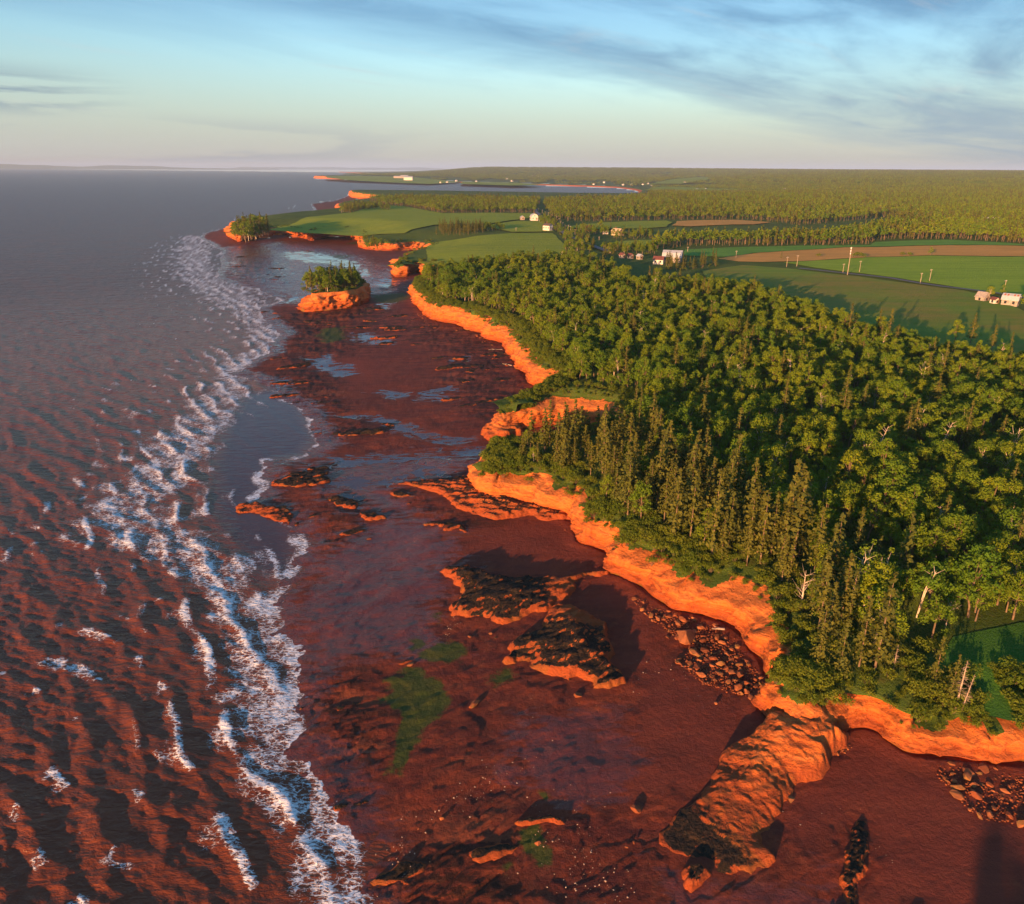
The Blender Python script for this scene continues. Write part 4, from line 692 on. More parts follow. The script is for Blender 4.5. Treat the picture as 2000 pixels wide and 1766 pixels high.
ledge('rock_ledge', LEDGE['west'], lambda P: 1.75 - 0.2 * along(P, LW[0], LW[9]), 0.24, lambda P: sst(0.80, 0.50, along(P, LW[0], LW[9])) * 0.95,
      'long flat ledge blackened by seaweed, joined to the cliff by a paler neck', seed=201)
ledge('rock_ledge', LEDGE['tri'], 2.1, 0.22, lambda P: 0.35 + 0.6 * sst(0.0, 0.45, 1 - along(P, LT[14], LT[4])),
      'triangular seaweed-dark ledge beside the long flat one, with rounded blocks at its tip', seed=211)
ledge('rock_ledge', LEDGE['plat'], lambda P: 1.0 + 0.9 * along(P, LP[0], LP[5]), 0.26, 0.55,
      'low rock platform tapering seaward from the foot of the spruce headland', seed=221, grain=(6, 1.0, 18))
def spur_h(P):
    t = along(P, LS[11], LS[28]); return 0.45 + 0.9 * sst(0.05, 0.3, t) + 0.9 * sst(0.3, 0.5, t) + 2.6 * sst(0.5, 0.9, t)
ledge('rock_spur', LEDGE['spur'], spur_h, 0.17, lambda P: sst(0.36, 0.14, along(P, LS[11], LS[28])) * 0.62,
      'pitted rock spur running from the bushy cliff down to the beach', edge=1.2, step=0.40, seed=231, rough=0.22, grain=(3.2, 1.0, 35), terr=0.72, grow=1.0)
ledge('rock_lump', LEDGE['lump'], 1.2, 0.14, 0.85, 'small rounded seaweed-capped rock just off the end of the spur', seed=241, edge=0.9)
ledge('rock_lump', LEDGE['log'], 0.95, 0.15, 0.9, 'narrow log-shaped dark rock alone on the lower beach', seed=251, edge=0.8)
ledge('rubble_ridge', LEDGE['ridge'], 0.55, 0.16, 0.75, 'low knobbly ridge of weedy rubble on the smooth sand', seed=261, rough=0.9, step=0.2, grain=(0.8, 0.5, 10))
ledge('rock_reef', LEDGE['reef'], 1.0, 0.22, 0.5, 'low reef of rock reaching into the shallow surf', seed=271, rough=0.8)
ledge('rock_point', LEDGE['point'], lambda P: 3.3 + 0 * P[:, 0], 0.28, 0.0, 'blocky point of bare rock at the end of the landslip cliff', seed=281, step=0.8, rough=0.5, grain=(4, 1.6, 10))

# ---------------------------------------------------------------- boulders
def rand_in(poly, n, rg):
    q = np.asarray(poly); lo, hi = q.min(0), q.max(0); P = rg.uniform(lo, hi, (n * 4, 2)); return P[inside(P, poly)][:n]
def hull(seed, flat=0.6, n=22, bevel=0.025):
    rg = np.random.default_rng(seed); bm = bmesh.new()
    p = rg.normal(size=(n, 3)); p /= np.linalg.norm(p, axis=1)[:, None]; p *= rg.uniform(0.78, 1.0, (n, 1))
    p[:, 0] *= 1.0; p[:, 1] *= rg.uniform(0.6, 0.9); p[:, 2] *= flat * rg.uniform(0.8, 1.2)
    for v in p: bm.verts.new(v)
    r = bmesh.ops.convex_hull(bm, input=bm.verts)
    bmesh.ops.delete(bm, geom=[v for v in bm.verts if not v.link_faces], context='VERTS')
    bmesh.ops.dissolve_limit(bm, angle_limit=R(20), verts=bm.verts, edges=bm.edges)
    if bevel: bmesh.ops.bevel(bm, geom=list(bm.edges), offset=bevel, segments=1, affect='EDGES', clamp_overlap=True)
    bmesh.ops.triangulate(bm, faces=bm.faces)
    me = bpy.data.meshes.new('boulder'); bm.to_mesh(me); bm.free()
    me.materials.append(M_BOULDER); return me
def boulder_material():
    m = Mat('red_sandstone_boulder'); rn = m.rnd()
    c = m.mix(rn, (0.24, 0.064, 0.022), (0.36, 0.125, 0.045))
    c = m.mix(m.ramp(m.noise(1.8, 5, 0.65), 0.45, 0.7, 0, 0.7), c, (0.17, 0.048, 0.020))
    weed = m.math('MULTIPLY', m.ramp(m.math('FRACT', m.math('MULTIPLY', rn, 7.3)), 0.55, 0.75), m.ramp(m.noise(1.1, 4), 0.42, 0.6))
    c = m.mix(m.math('MULTIPLY', weed, 0.6), c, (0.17, 0.115, 0.030))
    m.set(base=c, rough=0.85, spec=0.25, normal=m.bump(m.noise(5, 5, 0.65), 0.5, 0.08)); return m.m
M_BOULDER = boulder_material()
HULLS = [hull(300 + i, 0.42 + 0.06 * (i % 5)) for i in range(10)]
def place_boulder(x, y, s, seed, name='boulder', z=None, flat=1.0):
    rg = random.Random(seed); me = HULLS[rg.randrange(len(HULLS))]
    z = zb(x, y) if z is None else z
    o = obj(name, me, None, (x, y, z + 0.22 * s * flat), (rg.uniform(-.25, .25), rg.uniform(-.25, .25), rg.uniform(0, 6.28)), (s * rg.uniform(.8, 1.2), s * rg.uniform(.75, 1.1), s * rg.uniform(.7, 1.05) * flat))
    return o
def scatter(poly, n, s0, s1, seed, power=2.2, gap=0.75, density=None):
    rg = np.random.default_rng(seed); q = np.asarray(poly); lo, hi = q.min(0), q.max(0); out = []
    P = rg.uniform(lo, hi, (n * 60, 2)); P = P[inside(P, poly)]
    S = np.sort(s0 + (s1 - s0) * rg.uniform(0, 1, len(P)) ** power)[::-1]
    k = 0
    for p in P:
        if k >= len(S) or len(out) >= n: break
        s = s0 + (s1 - s0) * (1 - len(out) / n) ** power
        if all((p[0] - o[0]) ** 2 + (p[1] - o[1]) ** 2 > (gap * (s + o[2])) ** 2 for o in out): out.append((p[0], p[1], s))
    return out
big_labels = {2: 'large tilted orange slab resting on the rockfall below the cove cliff', 0: 'lone block with a long shadow on the sand beside the triangular ledge',
              1: 'smaller of two stones on the sand near the triangular ledge', 3: 'single stone on the sand just below the rockfall', 4: 'oblong stone on the mud below the rock platform',
              5: 'pale rounded stone alone on the wet flats', 6: 'dark rounded stone casting a long shadow on the bare mud', 7: 'stone lying close under the side of the pitted spur',
              8: 'orange stone on the mud above the log-shaped rock', 9: 'small stone at the seaward side of the lower beach', 10: 'pale stone perched on a low rock crest of the lower beach',
              11: 'stone under the seaward end of the long flat ledge', 12: 'leftmost of the blocks under the lit side of the long ledge', 13: 'block in the shadow under the long ledge',
              14: 'dark rock at the top of the green algae patch', 15: 'flat dark rock below the triangular ledge', 16: 'long grey slab lying at the seaward edge of the rockfall',
              17: 'pale pebble-sized stone near the tip of the spur', 18: 'white stone near the tip of the spur', 19: 'rounded orange hump of rock beside the triangular ledge', 20: 'stone at the edge of the surf', 21: 'big flat slab at the top of the right-hand rockfall'}
for i, (x, y, s) in enumerate(ROCKS):
    o = place_boulder(x, y, s / 2 * 1.1, 500 + i, 'boulder', flat=0.8 if s > 1.5 else 1.0); tag(o, big_labels[i], 'rock')
def pile(poly, n, s0, s1, seed, where, group, ends, gap=0.62, power=2.4):
    q = np.asarray(poly); c = q.mean(0); ax = np.linalg.svd(q - c)[2][0]; ax = ax * (1 if ax[0] > 0 else -1); tt = (q - c) @ ax; lo, hi = tt.min(), tt.max()
    for k, (x, y, s) in enumerate(scatter(poly, n, s0, s1, seed, power, gap)):
        o = place_boulder(x, y, s, seed * 100 + k)
        t = ((x - c[0]) * ax[0] + (y - c[1]) * ax[1] - lo) / (hi - lo)
        size = 'large' if s > s0 + .55 * (s1 - s0) else 'medium-sized' if s > s0 + .15 * (s1 - s0) else 'small'
        place = ends[min(len(ends) - 1, int(t * len(ends)))]
        tag(o, size + ' ' + where + ((', ' + place) if place else ''), 'rock', group + (' ' + place if place else '') + ', ' + size)
pile(PILE_A, 190, 0.20, 1.0, 21, 'block of the cove rockfall', 'cove rockfall', ('at its far thin end', 'in its middle', 'at its near end by the bushes'))
pile(PILE_B, 100, 0.16, 1.05, 22, 'block of the rockfall under the bottom right cliff', 'near bay rockfall', ('on its seaward side', 'in its middle', 'by the picture edge'))
pile(PILE_C, 14, 0.16, 0.42, 23, 'weedy stone in the heap under the overhang beside the spur', 'stones under the overhang', ('',))
pile(PILE_D, 22, 0.45, 1.5, 24, 'fallen block at the foot of the banded cliff', 'blocks below the banded cliff', ('',), gap=0.8)
pile(PILE_E, 14, 0.4, 1.0, 25, 'block by the corner of the far cliff facing the stack', 'blocks at the far cliff corner', ('',))
pile(PILE_F, 20, 0.14, 0.38, 26, 'stone in the corner between the platform and the cliff', 'stones in the platform corner', ('',))
xr = np.random.default_rng(17); EXTRA = []
for poly, n in zip(BLOB['rock'], (7, 6, 26, 12, 8, 12, 5, 5, 16)):
    for p in rand_in(poly, n, xr): EXTRA.append((p[0], p[1], xr.uniform(2.0, 6.0) * (1 if p[1] < 170 else 1.9), xr.uniform(-.2, .7)))
EXTRA = [e for e in EXTRA if not any(inside(np.array([e[:2]]), LEDGE[k])[0] for k in LEDGE) and coast_info(np.array([e[:2]]))[0][0] < -3]
for i, (x, y, s_, a) in enumerate(OUTCROPS + EXTRA):
    th = np.linspace(0, 2 * math.pi, 13)[:-1]; rr = 1 + 0.35 * noise2(np.cos(th) * 1.3 + i * 7.7, np.sin(th) * 1.3, 19)
    ca, sa = math.cos(a), math.sin(a); ex, ey = s_ * .62 * rr * np.cos(th), s_ * .30 * rr * np.sin(th)
    far = next(t for lim, t in ((85, 'of the lower beach'), (130, 'seaward of the long dark ledge'), (185, 'off the rock platform'), (240, 'in the near half of the bay'), (330, 'in the middle of the bay'), (425, 'in front of the sea stack'), (9999, 'beyond the sea stack')) if y < lim)
    far += ' at the water' if sdf(np.array([[x, y]]), SEAPOLY)[0] > -14 else ''
    sz = 'large' if s_ > 8 else 'small' if s_ < 4.5 else 'medium-sized'
    o = ledge('rock_outcrop', list(zip(x + ex * ca - ey * sa, y + ex * sa + ey * ca)), 0.35 + 0.055 * s_, 0.3 if y < 200 else 0.5, 0.85, sz + ' dark outcrop ' + far, edge=0.9, seed=800 + i * 11, rough=0.9, step=0.3)
    o['group'] = 'outcrops ' + far
# loose rubble and pebbles too small to count
def rubble(name, label, spots, mats):
    base = [hull(900 + i, 0.6, 12, 0) for i in range(4)]; arr = []
    for me in base:
        v = np.empty(len(me.vertices) * 3); me.vertices.foreach_get('co', v); f = np.array([list(p.vertices) for p in me.polygons]); arr.append((v.reshape(-1, 3), f))
    Vs, Fs, n = [], [], 0; rg = np.random.default_rng(5)
    P = np.array([[s[0], s[1]] for s in spots]); z, _ = beach_z(P)
    for (x, y, s), zz in zip(spots, z):
        v, f = arr[rg.integers(4)]; a = rg.uniform(0, 6.28); c, sn = math.cos(a), math.sin(a)
        w = v * s; w = np.column_stack([w[:, 0] * c - w[:, 1] * sn + x, w[:, 0] * sn + w[:, 1] * c + y, w[:, 2] + zz + 0.35 * s + 0.06])
        Vs.append(w); Fs.append(f + n); n += len(w)
    o = obj(name, mesh(name, np.concatenate(Vs), np.concatenate(Fs), mats)); tag(o, label, 'stones', kind='stuff')
rg = np.random.default_rng(77); sp = []
for poly, n, a, b in ((PILE_A, 1500, .07, .24), (PILE_B, 1000, .06, .22), (PILE_C, 40, .06, .14), (PILE_D, 260, .15, .4), (PILE_E, 160, .15, .4), (PILE_F, 120, .05, .14)):
    sp += [(p[0], p[1], rg.uniform(a, b)) for p in rand_in(poly, n, rg)]
rubble('rubble', 'fine red rubble between the blocks of the rockfalls', sp, M_BOULDER)
mp = Mat('pale_pebble'); mp.set(base=mp.mix(mp.noise(0.9, 2), (0.30, 0.17, 0.12), (0.46, 0.36, 0.29)), rough=0.8)
sp = []
for cx, cy, rx, ry, n, rot in ((14, 92, 12, 4, 110, 0.2), (9, 62, 4, 9, 200, 0.4), (-4, 74, 9, 3, 160, 0.7), (6, 66, 6, 12, 120, -.3), (24, 98, 7, 4, 60, 0), (-9, 112, 1.5, 9, 120, -.2), (-16, 60, 5, 3, 60, 0.3), (36, 66, 12, 8, 50, 0), (-20, 150, 16, 16, 50, 0), (-12, 64, 2.0, 4, 80, .5)):
    t = rg.normal(size=(n, 2)) * 0.5; c, s_ = math.cos(rot), math.sin(rot)
    X = cx + t[:, 0] * rx * c - t[:, 1] * ry * s_; Y = cy + t[:, 0] * rx * s_ + t[:, 1] * ry * c
    sp += [(x, y, 0.045 + 0.12 * rg.uniform() ** 3) for x, y in zip(X[::2], Y[::2])]
P = np.array([s[:2] for s in sp]); ok = (coast_info(P)[0] < -1) & (sdf(P, SEAPOLY) < -2)
for k in ('west', 'tri', 'spur', 'lump', 'log', 'ridge'): ok &= ~inside(P, LEDGE[k])
rubble('pebbles', 'scattered pale pebbles on the red mud', [s for s, k in zip(sp, ok) if k], mp.m)

# ---------------------------------------------------------------- tree-topped sea stacks
def stack(poly, h, label, seed, n_face=26, spacing=0.6):
    ring = list(poly); ring = ring[::-1] if sum((ring[i][0] * ring[(i + 1) % len(ring)][1] - ring[(i + 1) % len(ring)][0] * ring[i][1]) for i in range(len(ring))) > 0 else ring
    q = catmull(ring + [ring[0]], lambda i, L: max(2, int(L / spacing)))[:-1]
    n = len(q); zf, _ = beach_z(q)
    top = lambda P: np.full(len(P), h) + 0.5 * fbm(P[:, 0] / 6, P[:, 1] / 6, 2, seed)
    left = sst(0.25, 1.0, -(q[:, 0] - q[:, 0].mean()) / (np.ptp(q[:, 0]) / 2)); nz = noise2(np.arange(n) * spacing / 8, np.zeros(n), seed + 2)
    V, F, nr = sweep(q, zf, h - 3.0 * left + 0.9 * nz - 0.3, 2.0 + 1.4 * nz + 11.0 * left, n_face, seed, top, True, amp=1.0)
    # the top: the innermost ring is closed by a cap
    V = V[:(nr - 3) * n]; F = F[(F < len(V)).all(1)]
    last = V[-n:]; c = last.mean(0); rings = [last]
    for t in (0.7, 0.4, 0.12):
        p = c[:2] + (last[:, :2] - c[:2]) * t; rings.append(np.column_stack([p, top(p) + 0.1]))
    W = np.concatenate(rings); CF = grid_faces(4, n, True)[:, ::-1]
    root = empty('sea_stack', (c[0], c[1], 0))
    o = obj('rock', mesh('rock', V - [c[0], c[1], 0], F, M_CLIFF, True), root)
    o = obj('turf_top', mesh('turf_top', W - [c[0], c[1], 0], CF, M_UP, True), root)
    return tag(root, label, 'sea stack'), c
STK, STK_C = stack(STACK, 8.3, 'tree-topped red rock stack standing apart on the tidal flats', 401)
ang = np.linspace(0, 2 * math.pi, 15)[:-1]
STK2_C = (-19.0, -54.0)
STK2, _ = stack([(STK2_C[0] + 4.6 * math.cos(a) * (1 + .2 * math.sin(3 * a)), STK2_C[1] + 5 * math.sin(a)) for a in ang], 13.5, 'bush-topped rock stack behind the viewpoint casting its shadow on the sand', 411, 20, 1.0)
# ---------------------------------------------------------------- trees
def leaf_material(name, a, b, c, tr=0.25):
    m = Mat(name); rn = m.rnd()
    g = m.N.new('ShaderNodeNewGeometry').outputs['Random Per Island']
    loc = m.N.new('ShaderNodeObjectInfo').outputs['Location']
    patch = m.ramp(m.noise(0.035, 4, 0.65, vec=loc), 0.38, 0.62)
    col = m.mix(m.math('ADD', m.math('MULTIPLY', rn, 0.55), m.math('MULTIPLY', patch, 0.45)), a, b); col = m.mix(m.ramp(g, 0.55, 1.0, 0, 0.75), col, c)
    m.set(base=col, rough=0.75, spec=0.15)
    t = m.N.new('ShaderNodeBsdfTranslucent'); m.put(t.inputs[0], m.mix(0.5, col, (0.16, 0.17, 0.015)))
    mx = m.N.new('ShaderNodeMixShader'); mx.inputs[0].default_value = tr
    m.L.new(m.b.outputs[0], mx.inputs[1]); m.L.new(t.outputs[0], mx.inputs[2]); m.L.new(mx.outputs[0], m.out.inputs[0])
    return m.m
M_BROAD = leaf_material('broad_leaves', (0.075, 0.160, 0.010), (0.215, 0.260, 0.009), (0.080, 0.170, 0.011))
M_SPRUCE = leaf_material('spruce_needles', (0.080, 0.095, 0.014), (0.115, 0.115, 0.016), (0.052, 0.072, 0.014), 0.12)
M_SHRUB = leaf_material('alder_leaves', (0.085, 0.140, 0.010), (0.150, 0.175, 0.013), (0.065, 0.125, 0.010))
def bark(name, a, b):
    m = Mat(name); c = m.mix(m.ramp(m.noise(3.0, 4, 0.6, vec=m.mapv((1, 1, 0.4))), 0.4, 0.65), a, b); m.set(base=c, rough=0.9, spec=0.1); return m.m
M_BARK = bark('grey_brown_bark', (0.21, 0.15, 0.10), (0.12, 0.085, 0.055))
M_PALE = bark('pale_birch_bark', (0.62, 0.52, 0.42), (0.38, 0.30, 0.24))
M_DEAD = bark('bleached_dead_wood', (0.42, 0.33, 0.26), (0.27, 0.20, 0.155))

def tube(path, rad, sides=5):
    path = np.asarray(path, float); n = len(path); V = []; t = np.gradient(path, axis=0)
    for i in range(n):
        d = t[i] / max(np.linalg.norm(t[i]), 1e-6); a = np.cross(d, (0.3, 0.9, 0.2)); a /= np.linalg.norm(a); b = np.cross(d, a)
        th = np.arange(sides) / sides * 2 * math.pi
        V.append(path[i] + rad[i] * (np.cos(th)[:, None] * a + np.sin(th)[:, None] * b))
    V = np.concatenate(V); return V, grid_faces(n, sides, True)
def join(parts):
    Vs, Fs, n = [], [], 0
    for V, F in parts:
        Vs.append(V); Fs.append(F + n); n += len(V)
    return np.concatenate(Vs), np.concatenate(Fs)
def leaves(C, Nn, size, rg, jit=0.7):
    """kite-shaped leaf sprays at C facing roughly along Nn"""
    n = len(C); d = Nn + jit * rg.normal(size=(n, 3)); d /= np.linalg.norm(d, axis=1)[:, None]
    a = np.cross(d, rg.normal(size=(n, 3))); a /= np.maximum(np.linalg.norm(a, axis=1), 1e-6)[:, None]; b = np.cross(d, a)
    s = (size * rg.uniform(0.65, 1.3, n))[:, None]
    V = np.stack([C - a * s * 0.6, C + b * s * 0.42 * rg.uniform(.6, 1.2, (n, 1)) + a * s * .05, C + a * s * 0.65 + d * s * 0.12, C - b * s * 0.42 * rg.uniform(.6, 1.2, (n, 1))], 1)
    return V.reshape(-1, 3), np.arange(4 * n).reshape(n, 4)
def broadleaf(seed, H=9.0, Rc=2.5, nl=24, per=100, size=0.28, base=0.16):
    rg = np.random.default_rng(seed); bend = rg.normal(size=2) * 0.35
    fork = H * rg.uniform(0.28, 0.45); tp = [(0, 0, -0.4), (bend[0] * .3, bend[1] * .3, fork * .6), (bend[0], bend[1], fork)]
    wood = [tube(tp, [0.19, 0.15, 0.12])]; C, Nn = [], []
    zb_, zt = H * base, H * 0.93
    for k in range(nl):
        a = k * 2.4 + rg.uniform(-.4, .4); rho = Rc * math.sqrt((k + 0.4) / nl) * 0.86
        z = zb_ + (zt - zb_) * (1 - 0.80 * (rho / Rc) ** 1.8) * rg.uniform(0.55, 1.06)
        cr = rg.uniform(0.50, 0.92) * Rc / 2.5
        c = np.array([bend[0] + rho * math.cos(a), bend[1] + rho * math.sin(a), z - cr * .4])
        mid = np.array([bend[0] + .35 * rho * math.cos(a), bend[1] + .35 * rho * math.sin(a), lerp(fork, c[2], 0.55)])
        if k % 2 == 0: wood.append(tube([tp[2], mid, c], [0.085, 0.055, 0.02], 4))
        n = int(per * cr / (Rc / 2.5)); d = rg.normal(size=(n, 3)); d[:, 2] += 0.25; d /= np.linalg.norm(d, axis=1)[:, None]
        rr = cr * rg.uniform(0.72, 1.06, (n, 1)) * (1 + .18 * np.sin(5 * d[:, :1] + 7 * d[:, 1:2]))
        C.append(c + d * rr * [1, 1, 0.82]); Nn.append(d)
    return join(wood), leaves(np.concatenate(C), np.concatenate(Nn), size, rg, 0.55)
def spruce(seed, H=10.5, Rb=2.1, start=0.2, nw=22, size=0.44, dens=1.0, seg=4):
    rg = np.random.default_rng(seed); lean = rg.normal(size=2) * 0.12
    ax = lambda z: np.array([lean[0] * z / H, lean[1] * z / H, z])
    wood = [tube([ax(-0.4), ax(H * .5), ax(H * .98)], [0.15, 0.09, 0.015])]; C, Nn = [], []
    for w in range(5):                                   # bare grey snags low on the trunk
        z = H * rg.uniform(0.10, start + .05); a = rg.uniform(0, 6.28); L = rg.uniform(.5, 1.0)
        wood.append(tube([ax(z), ax(z) + [L * math.cos(a), L * math.sin(a), -.1]], [0.025, 0.008], 3))
    for w in range(nw):
        t = (w + rg.uniform(0, .7)) / nw; z = H * (start + (0.985 - start) * t)
        Lw = Rb * (1 - t) ** 1.05 * (0.62 + 0.38 * min(1, t / 0.15)) * (1 + .22 * math.sin(w * 2.1)) + 0.08
        nb = int((8 - 4.5 * t) * dens) + 1
        for b in range(nb):
            if rg.random() < 0.12: continue
            a = rg.uniform(0, 6.28); L = Lw * rg.uniform(0.6, 1.15); o = ax(z)
            for s in range(seg):
                f = (s + 0.6) / seg
                if L * f < 0.15 and t < .9: continue
                C.append(o + [L * f * math.cos(a) + rg.normal() * .07, L * f * math.sin(a) + rg.normal() * .07, -0.28 * L * f ** 1.5 + 0.10 * L * f + rg.normal() * .06])
                Nn.append([0.85 * math.cos(a), 0.85 * math.sin(a), 0.75])
    return join(wood), leaves(np.array(C), np.array(Nn), size, rg, 0.45)
def shrub(seed, Rs=1.25, H=1.7, nl=7, per=75, size=0.20):
    rg = np.random.default_rng(seed); C, Nn, wood = [], [], []
    for k in range(nl):
        a = k * 2.4; rho = Rs * math.sqrt((k + .2) / nl) * .8; cr = rg.uniform(.42, .7) * Rs / 1.25
        c = np.array([rho * math.cos(a), rho * math.sin(a), H * (1 - .5 * (rho / Rs) ** 2) * rg.uniform(.65, 1) - .3 * cr])
        wood.append(tube([(0.1 * math.cos(a), .1 * math.sin(a), -.3), c * [.6, .6, .5], c], [0.035, .025, .01], 3))
        d = rg.normal(size=(per, 3)); d[:, 2] += .35; d /= np.linalg.norm(d, axis=1)[:, None]
        C.append(c + d * cr * rg.uniform(.6, 1.12, (per, 1)) * [1, 1, .85]); Nn.append(d)
    return join(wood), leaves(np.concatenate(C), np.concatenate(Nn), size, rg, 0.7)
def dead_tree(seed, H=8.0, spr=True):
    rg = np.random.default_rng(seed); lean = rg.normal(size=2) * .4; ax = lambda z: np.array([lean[0] * z / H, lean[1] * z / H, z])
    br = []
    for w in range(60 if spr else 14):
        z = H * rg.uniform(.22, .97); a = rg.uniform(0, 6.28); L = (1.5 * (1 - z / H) + .25) * rg.uniform(.5, 1.1) if spr else 2.2 * rg.uniform(.5, 1)
        up_ = rg.uniform(-.15, .2) * L if spr else L * .9
        p1 = ax(z) + [L * .5 * math.cos(a), L * .5 * math.sin(a), up_ * .4]; p2 = ax(z) + [L * math.cos(a), L * math.sin(a), up_]
        br.append(tube([ax(z), p1, p2], [0.035 if spr else .06, .022, .008], 3))
        for q in range(2): br.append(tube([p1, p1 + rg.normal(size=3) * .22 * L + [0, 0, .1 * L]], [.014, .006], 3))
    return tube([ax(-.4), ax(H * .5), ax(H)], [.15, .10, .02]), join(br)
def birch(seed, H=8.5):
    """pale forked trunks with a thin sparse crown"""
    rg = np.random.default_rng(seed); wood, C, Nn = [], [], []
    for s in range(2):
        a = rg.uniform(0, 6.28) + s * math.pi; lean = rg.uniform(.8, 1.8)
        P0, P1, P2 = np.array([0, 0, -.4]), np.array([lean * .35 * math.cos(a), lean * .35 * math.sin(a), H * .5]), np.array([lean * math.cos(a), lean * math.sin(a), H * rg.uniform(.85, 1)])
        wood.append(tube([P0, P1, P2], [.13, .10, .03]))
        for b in range(7):
            f = rg.uniform(.5, .98); o = lerp(P1, P2, (f - .5) * 2); bb = rg.uniform(0, 6.28); e = o + [1.2 * math.cos(bb), 1.2 * math.sin(bb), rg.uniform(.5, 1.2)]
            wood.append(tube([o, e], [.045, .012], 3))
            n = 26; d = rg.normal(size=(n, 3)); d /= np.linalg.norm(d, axis=1)[:, None]; C.append(e + d * rg.uniform(.2, .7, (n, 1))); Nn.append(d)
    return join(wood), leaves(np.concatenate(C), np.concatenate(Nn), .28, rg, .7)
def as_mesh(name, VF, mat, smooth=False): return mesh(name, VF[0], VF[1], mat, smooth)
KIND = {}
def proto(kind, gen, wood_mat, leaf_mat, first, second):
    KIND.setdefault(kind, []).append((as_mesh(first, gen[0], wood_mat, True), as_mesh(second, gen[1], leaf_mat), gen, wood_mat, leaf_mat))
for s in range(6): proto('broadleaf', broadleaf(600 + s, 8.2 + .35 * s, 2.25 + .2 * (s % 4), 23 + s % 4), M_PALE if s == 3 else M_BARK, M_BROAD, 'trunk', 'crown')
for s in range(5): proto('spruce', spruce(640 + s, 9.6 + .6 * s, 2.35 + .2 * (s % 3), .12 + .07 * (s % 3)), M_BARK, M_SPRUCE, 'trunk', 'crown')
for s in range(4): proto('shrub', shrub(660 + s, 1.15 + .15 * (s % 3), 1.5 + .25 * (s % 3)), M_BARK, M_SHRUB, 'stems', 'foliage')
for s in range(3): proto('birch', birch(670 + s, 8 + .5 * s), M_PALE, M_BROAD, 'trunk', 'crown')
for s in range(2): proto('dead', dead_tree(680 + s, 7.2 + s), M_DEAD, M_DEAD, 'trunk', 'branches')
proto('snag', dead_tree(690, 6.5, False), M_PALE, M_PALE, 'trunk', 'branches')
NAMES = dict(broadleaf='broadleaf_tree', spruce='spruce_tree', shrub='shrub', birch='birch_tree', dead='dead_spruce', snag='dead_tree')
CATS = dict(broadleaf='tree', spruce='tree', shrub='shrub', birch='tree', dead='dead tree', snag='dead tree')
def plant(kind, x, y, z, s, rz, var, label, group=None, sz=None):
    a, b, *_ = KIND[kind][var % len(KIND[kind])]
    root = empty(NAMES[kind], (x, y, z), rz, (s, s, sz or s))
    obj(a.name.split('.')[0], a, root); obj(b.name.split('.')[0], b, root)
    return tag(root, label, CATS[kind], group)
def z_at(P): return z_up(np.asarray(P, float))

# where trees grow: jittered rows over each wood
def sow(poly, step, rg, jit=0.42):
    q = np.asarray(poly, float)[:, :2]; lo, hi = q.min(0), q.max(0)
    gx, gy = np.meshgrid(np.arange(lo[0], hi[0], step), np.arange(lo[1], hi[1], step * .87))
    gx = gx + (np.arange(gx.shape[0])[:, None] % 2) * step * .5
    P = np.column_stack([gx.ravel(), gy.ravel()]); P += rg.uniform(-jit, jit, P.shape) * step
    return P[inside(P, poly)]
def in_view(P, m=1.06):
    x, y = P[:, 0], P[:, 1]; z = np.full(len(P), 12.0) - CAM_H
    d = y * _f.y + z * _f.z; sx = x / d; sy = (y * _u0.y + z * _u0.z) / d
    return (d > 1) & (np.abs(sx) < 0.667 * m) & (np.abs(sy) < 0.589 * m)
rg = np.random.default_rng(2024)
iw = max(i for i, c in enumerate(COAST) if c[1] < 470 and c[0] > -80 and c[0] < 60)
NEARWOOD = [tuple(c[:2]) for c in COAST[:iw + 1]] + [tuple(p) for p in WOODEDGE] + [(420, 60)]
P = sow(NEARWOOD, 2.9, rg, .5)
P = P[(P[:, 1] > 55) & (np.abs(np.arctan2(P[:, 0], P[:, 1])) < R(46))]
inf = coast_info(P); dd = inf[0] - inf[2]
BARE = [(-6, 202), (28, 206), (31, 217), (22, 226), (8, 228), (-4, 222)]
ok = (dd > 1.5) & ~inside(P, CLEARING) & ~inside(P, BARE); P, dd = P[ok], dd[ok]
sp = inside(P, CLIFFSPRUCE) | inside(P, FRONTSPRUCE)
scrub = ((dd < 5) & ~sp) | (dd < 2.2) | ((P[:, 1] < 96) & ~sp & (dd < 14)) | ((P[:, 1] < 82) & ~sp)
u = rg.random(len(P)); mixn = fbm(P[:, 0] / 25, P[:, 1] / 25, 2, 33)
kind = np.where(scrub, 'shrub', np.where(sp, np.where(u < .8, 'spruce', 'broadleaf'), np.where(u < 0.035 + .25 * np.clip(mixn - .15, 0, 1), 'spruce', np.where(u > .98, 'birch', 'broadleaf'))))
keep = np.ones(len(P), bool)
gap = fbm(P[:, 0] / 13, P[:, 1] / 13, 3, 39)
keep &= ~((kind == 'broadleaf') & (rg.random(len(P)) < 0.34 + 1.8 * np.clip(-gap - .10, 0, .5)))          # broad crowns stand wider apart
keep &= ~((kind == 'spruce') & sp & (rg.random(len(P)) < 0.22))
keep &= ~((kind == 'spruce') & ~sp & (rg.random(len(P)) < 0.3))
P, kind, dd, sp, gap = P[keep], kind[keep], dd[keep], sp[keep], gap[keep]
near = [(kind[i], P[i, 0], P[i, 1], (0.75 + .6 * rg.random() if kind[i] == 'shrub' else (0.66 + 0.62 * rg.random() ** 1.4) * (1 + .45 * gap[i]) * (0.87 if kind[i] != 'spruce' else 1.22 if sp[i] else 1.0)) * (1.0 if dd[i] > 6 or kind[i] == 'shrub' else .88) * (.70 if 158 < P[i, 1] < 206 and P[i, 0] < 30 else 1), rg.uniform(0, 6.28), int(rg.integers(12)), bool(sp[i])) for i in range(len(P))]
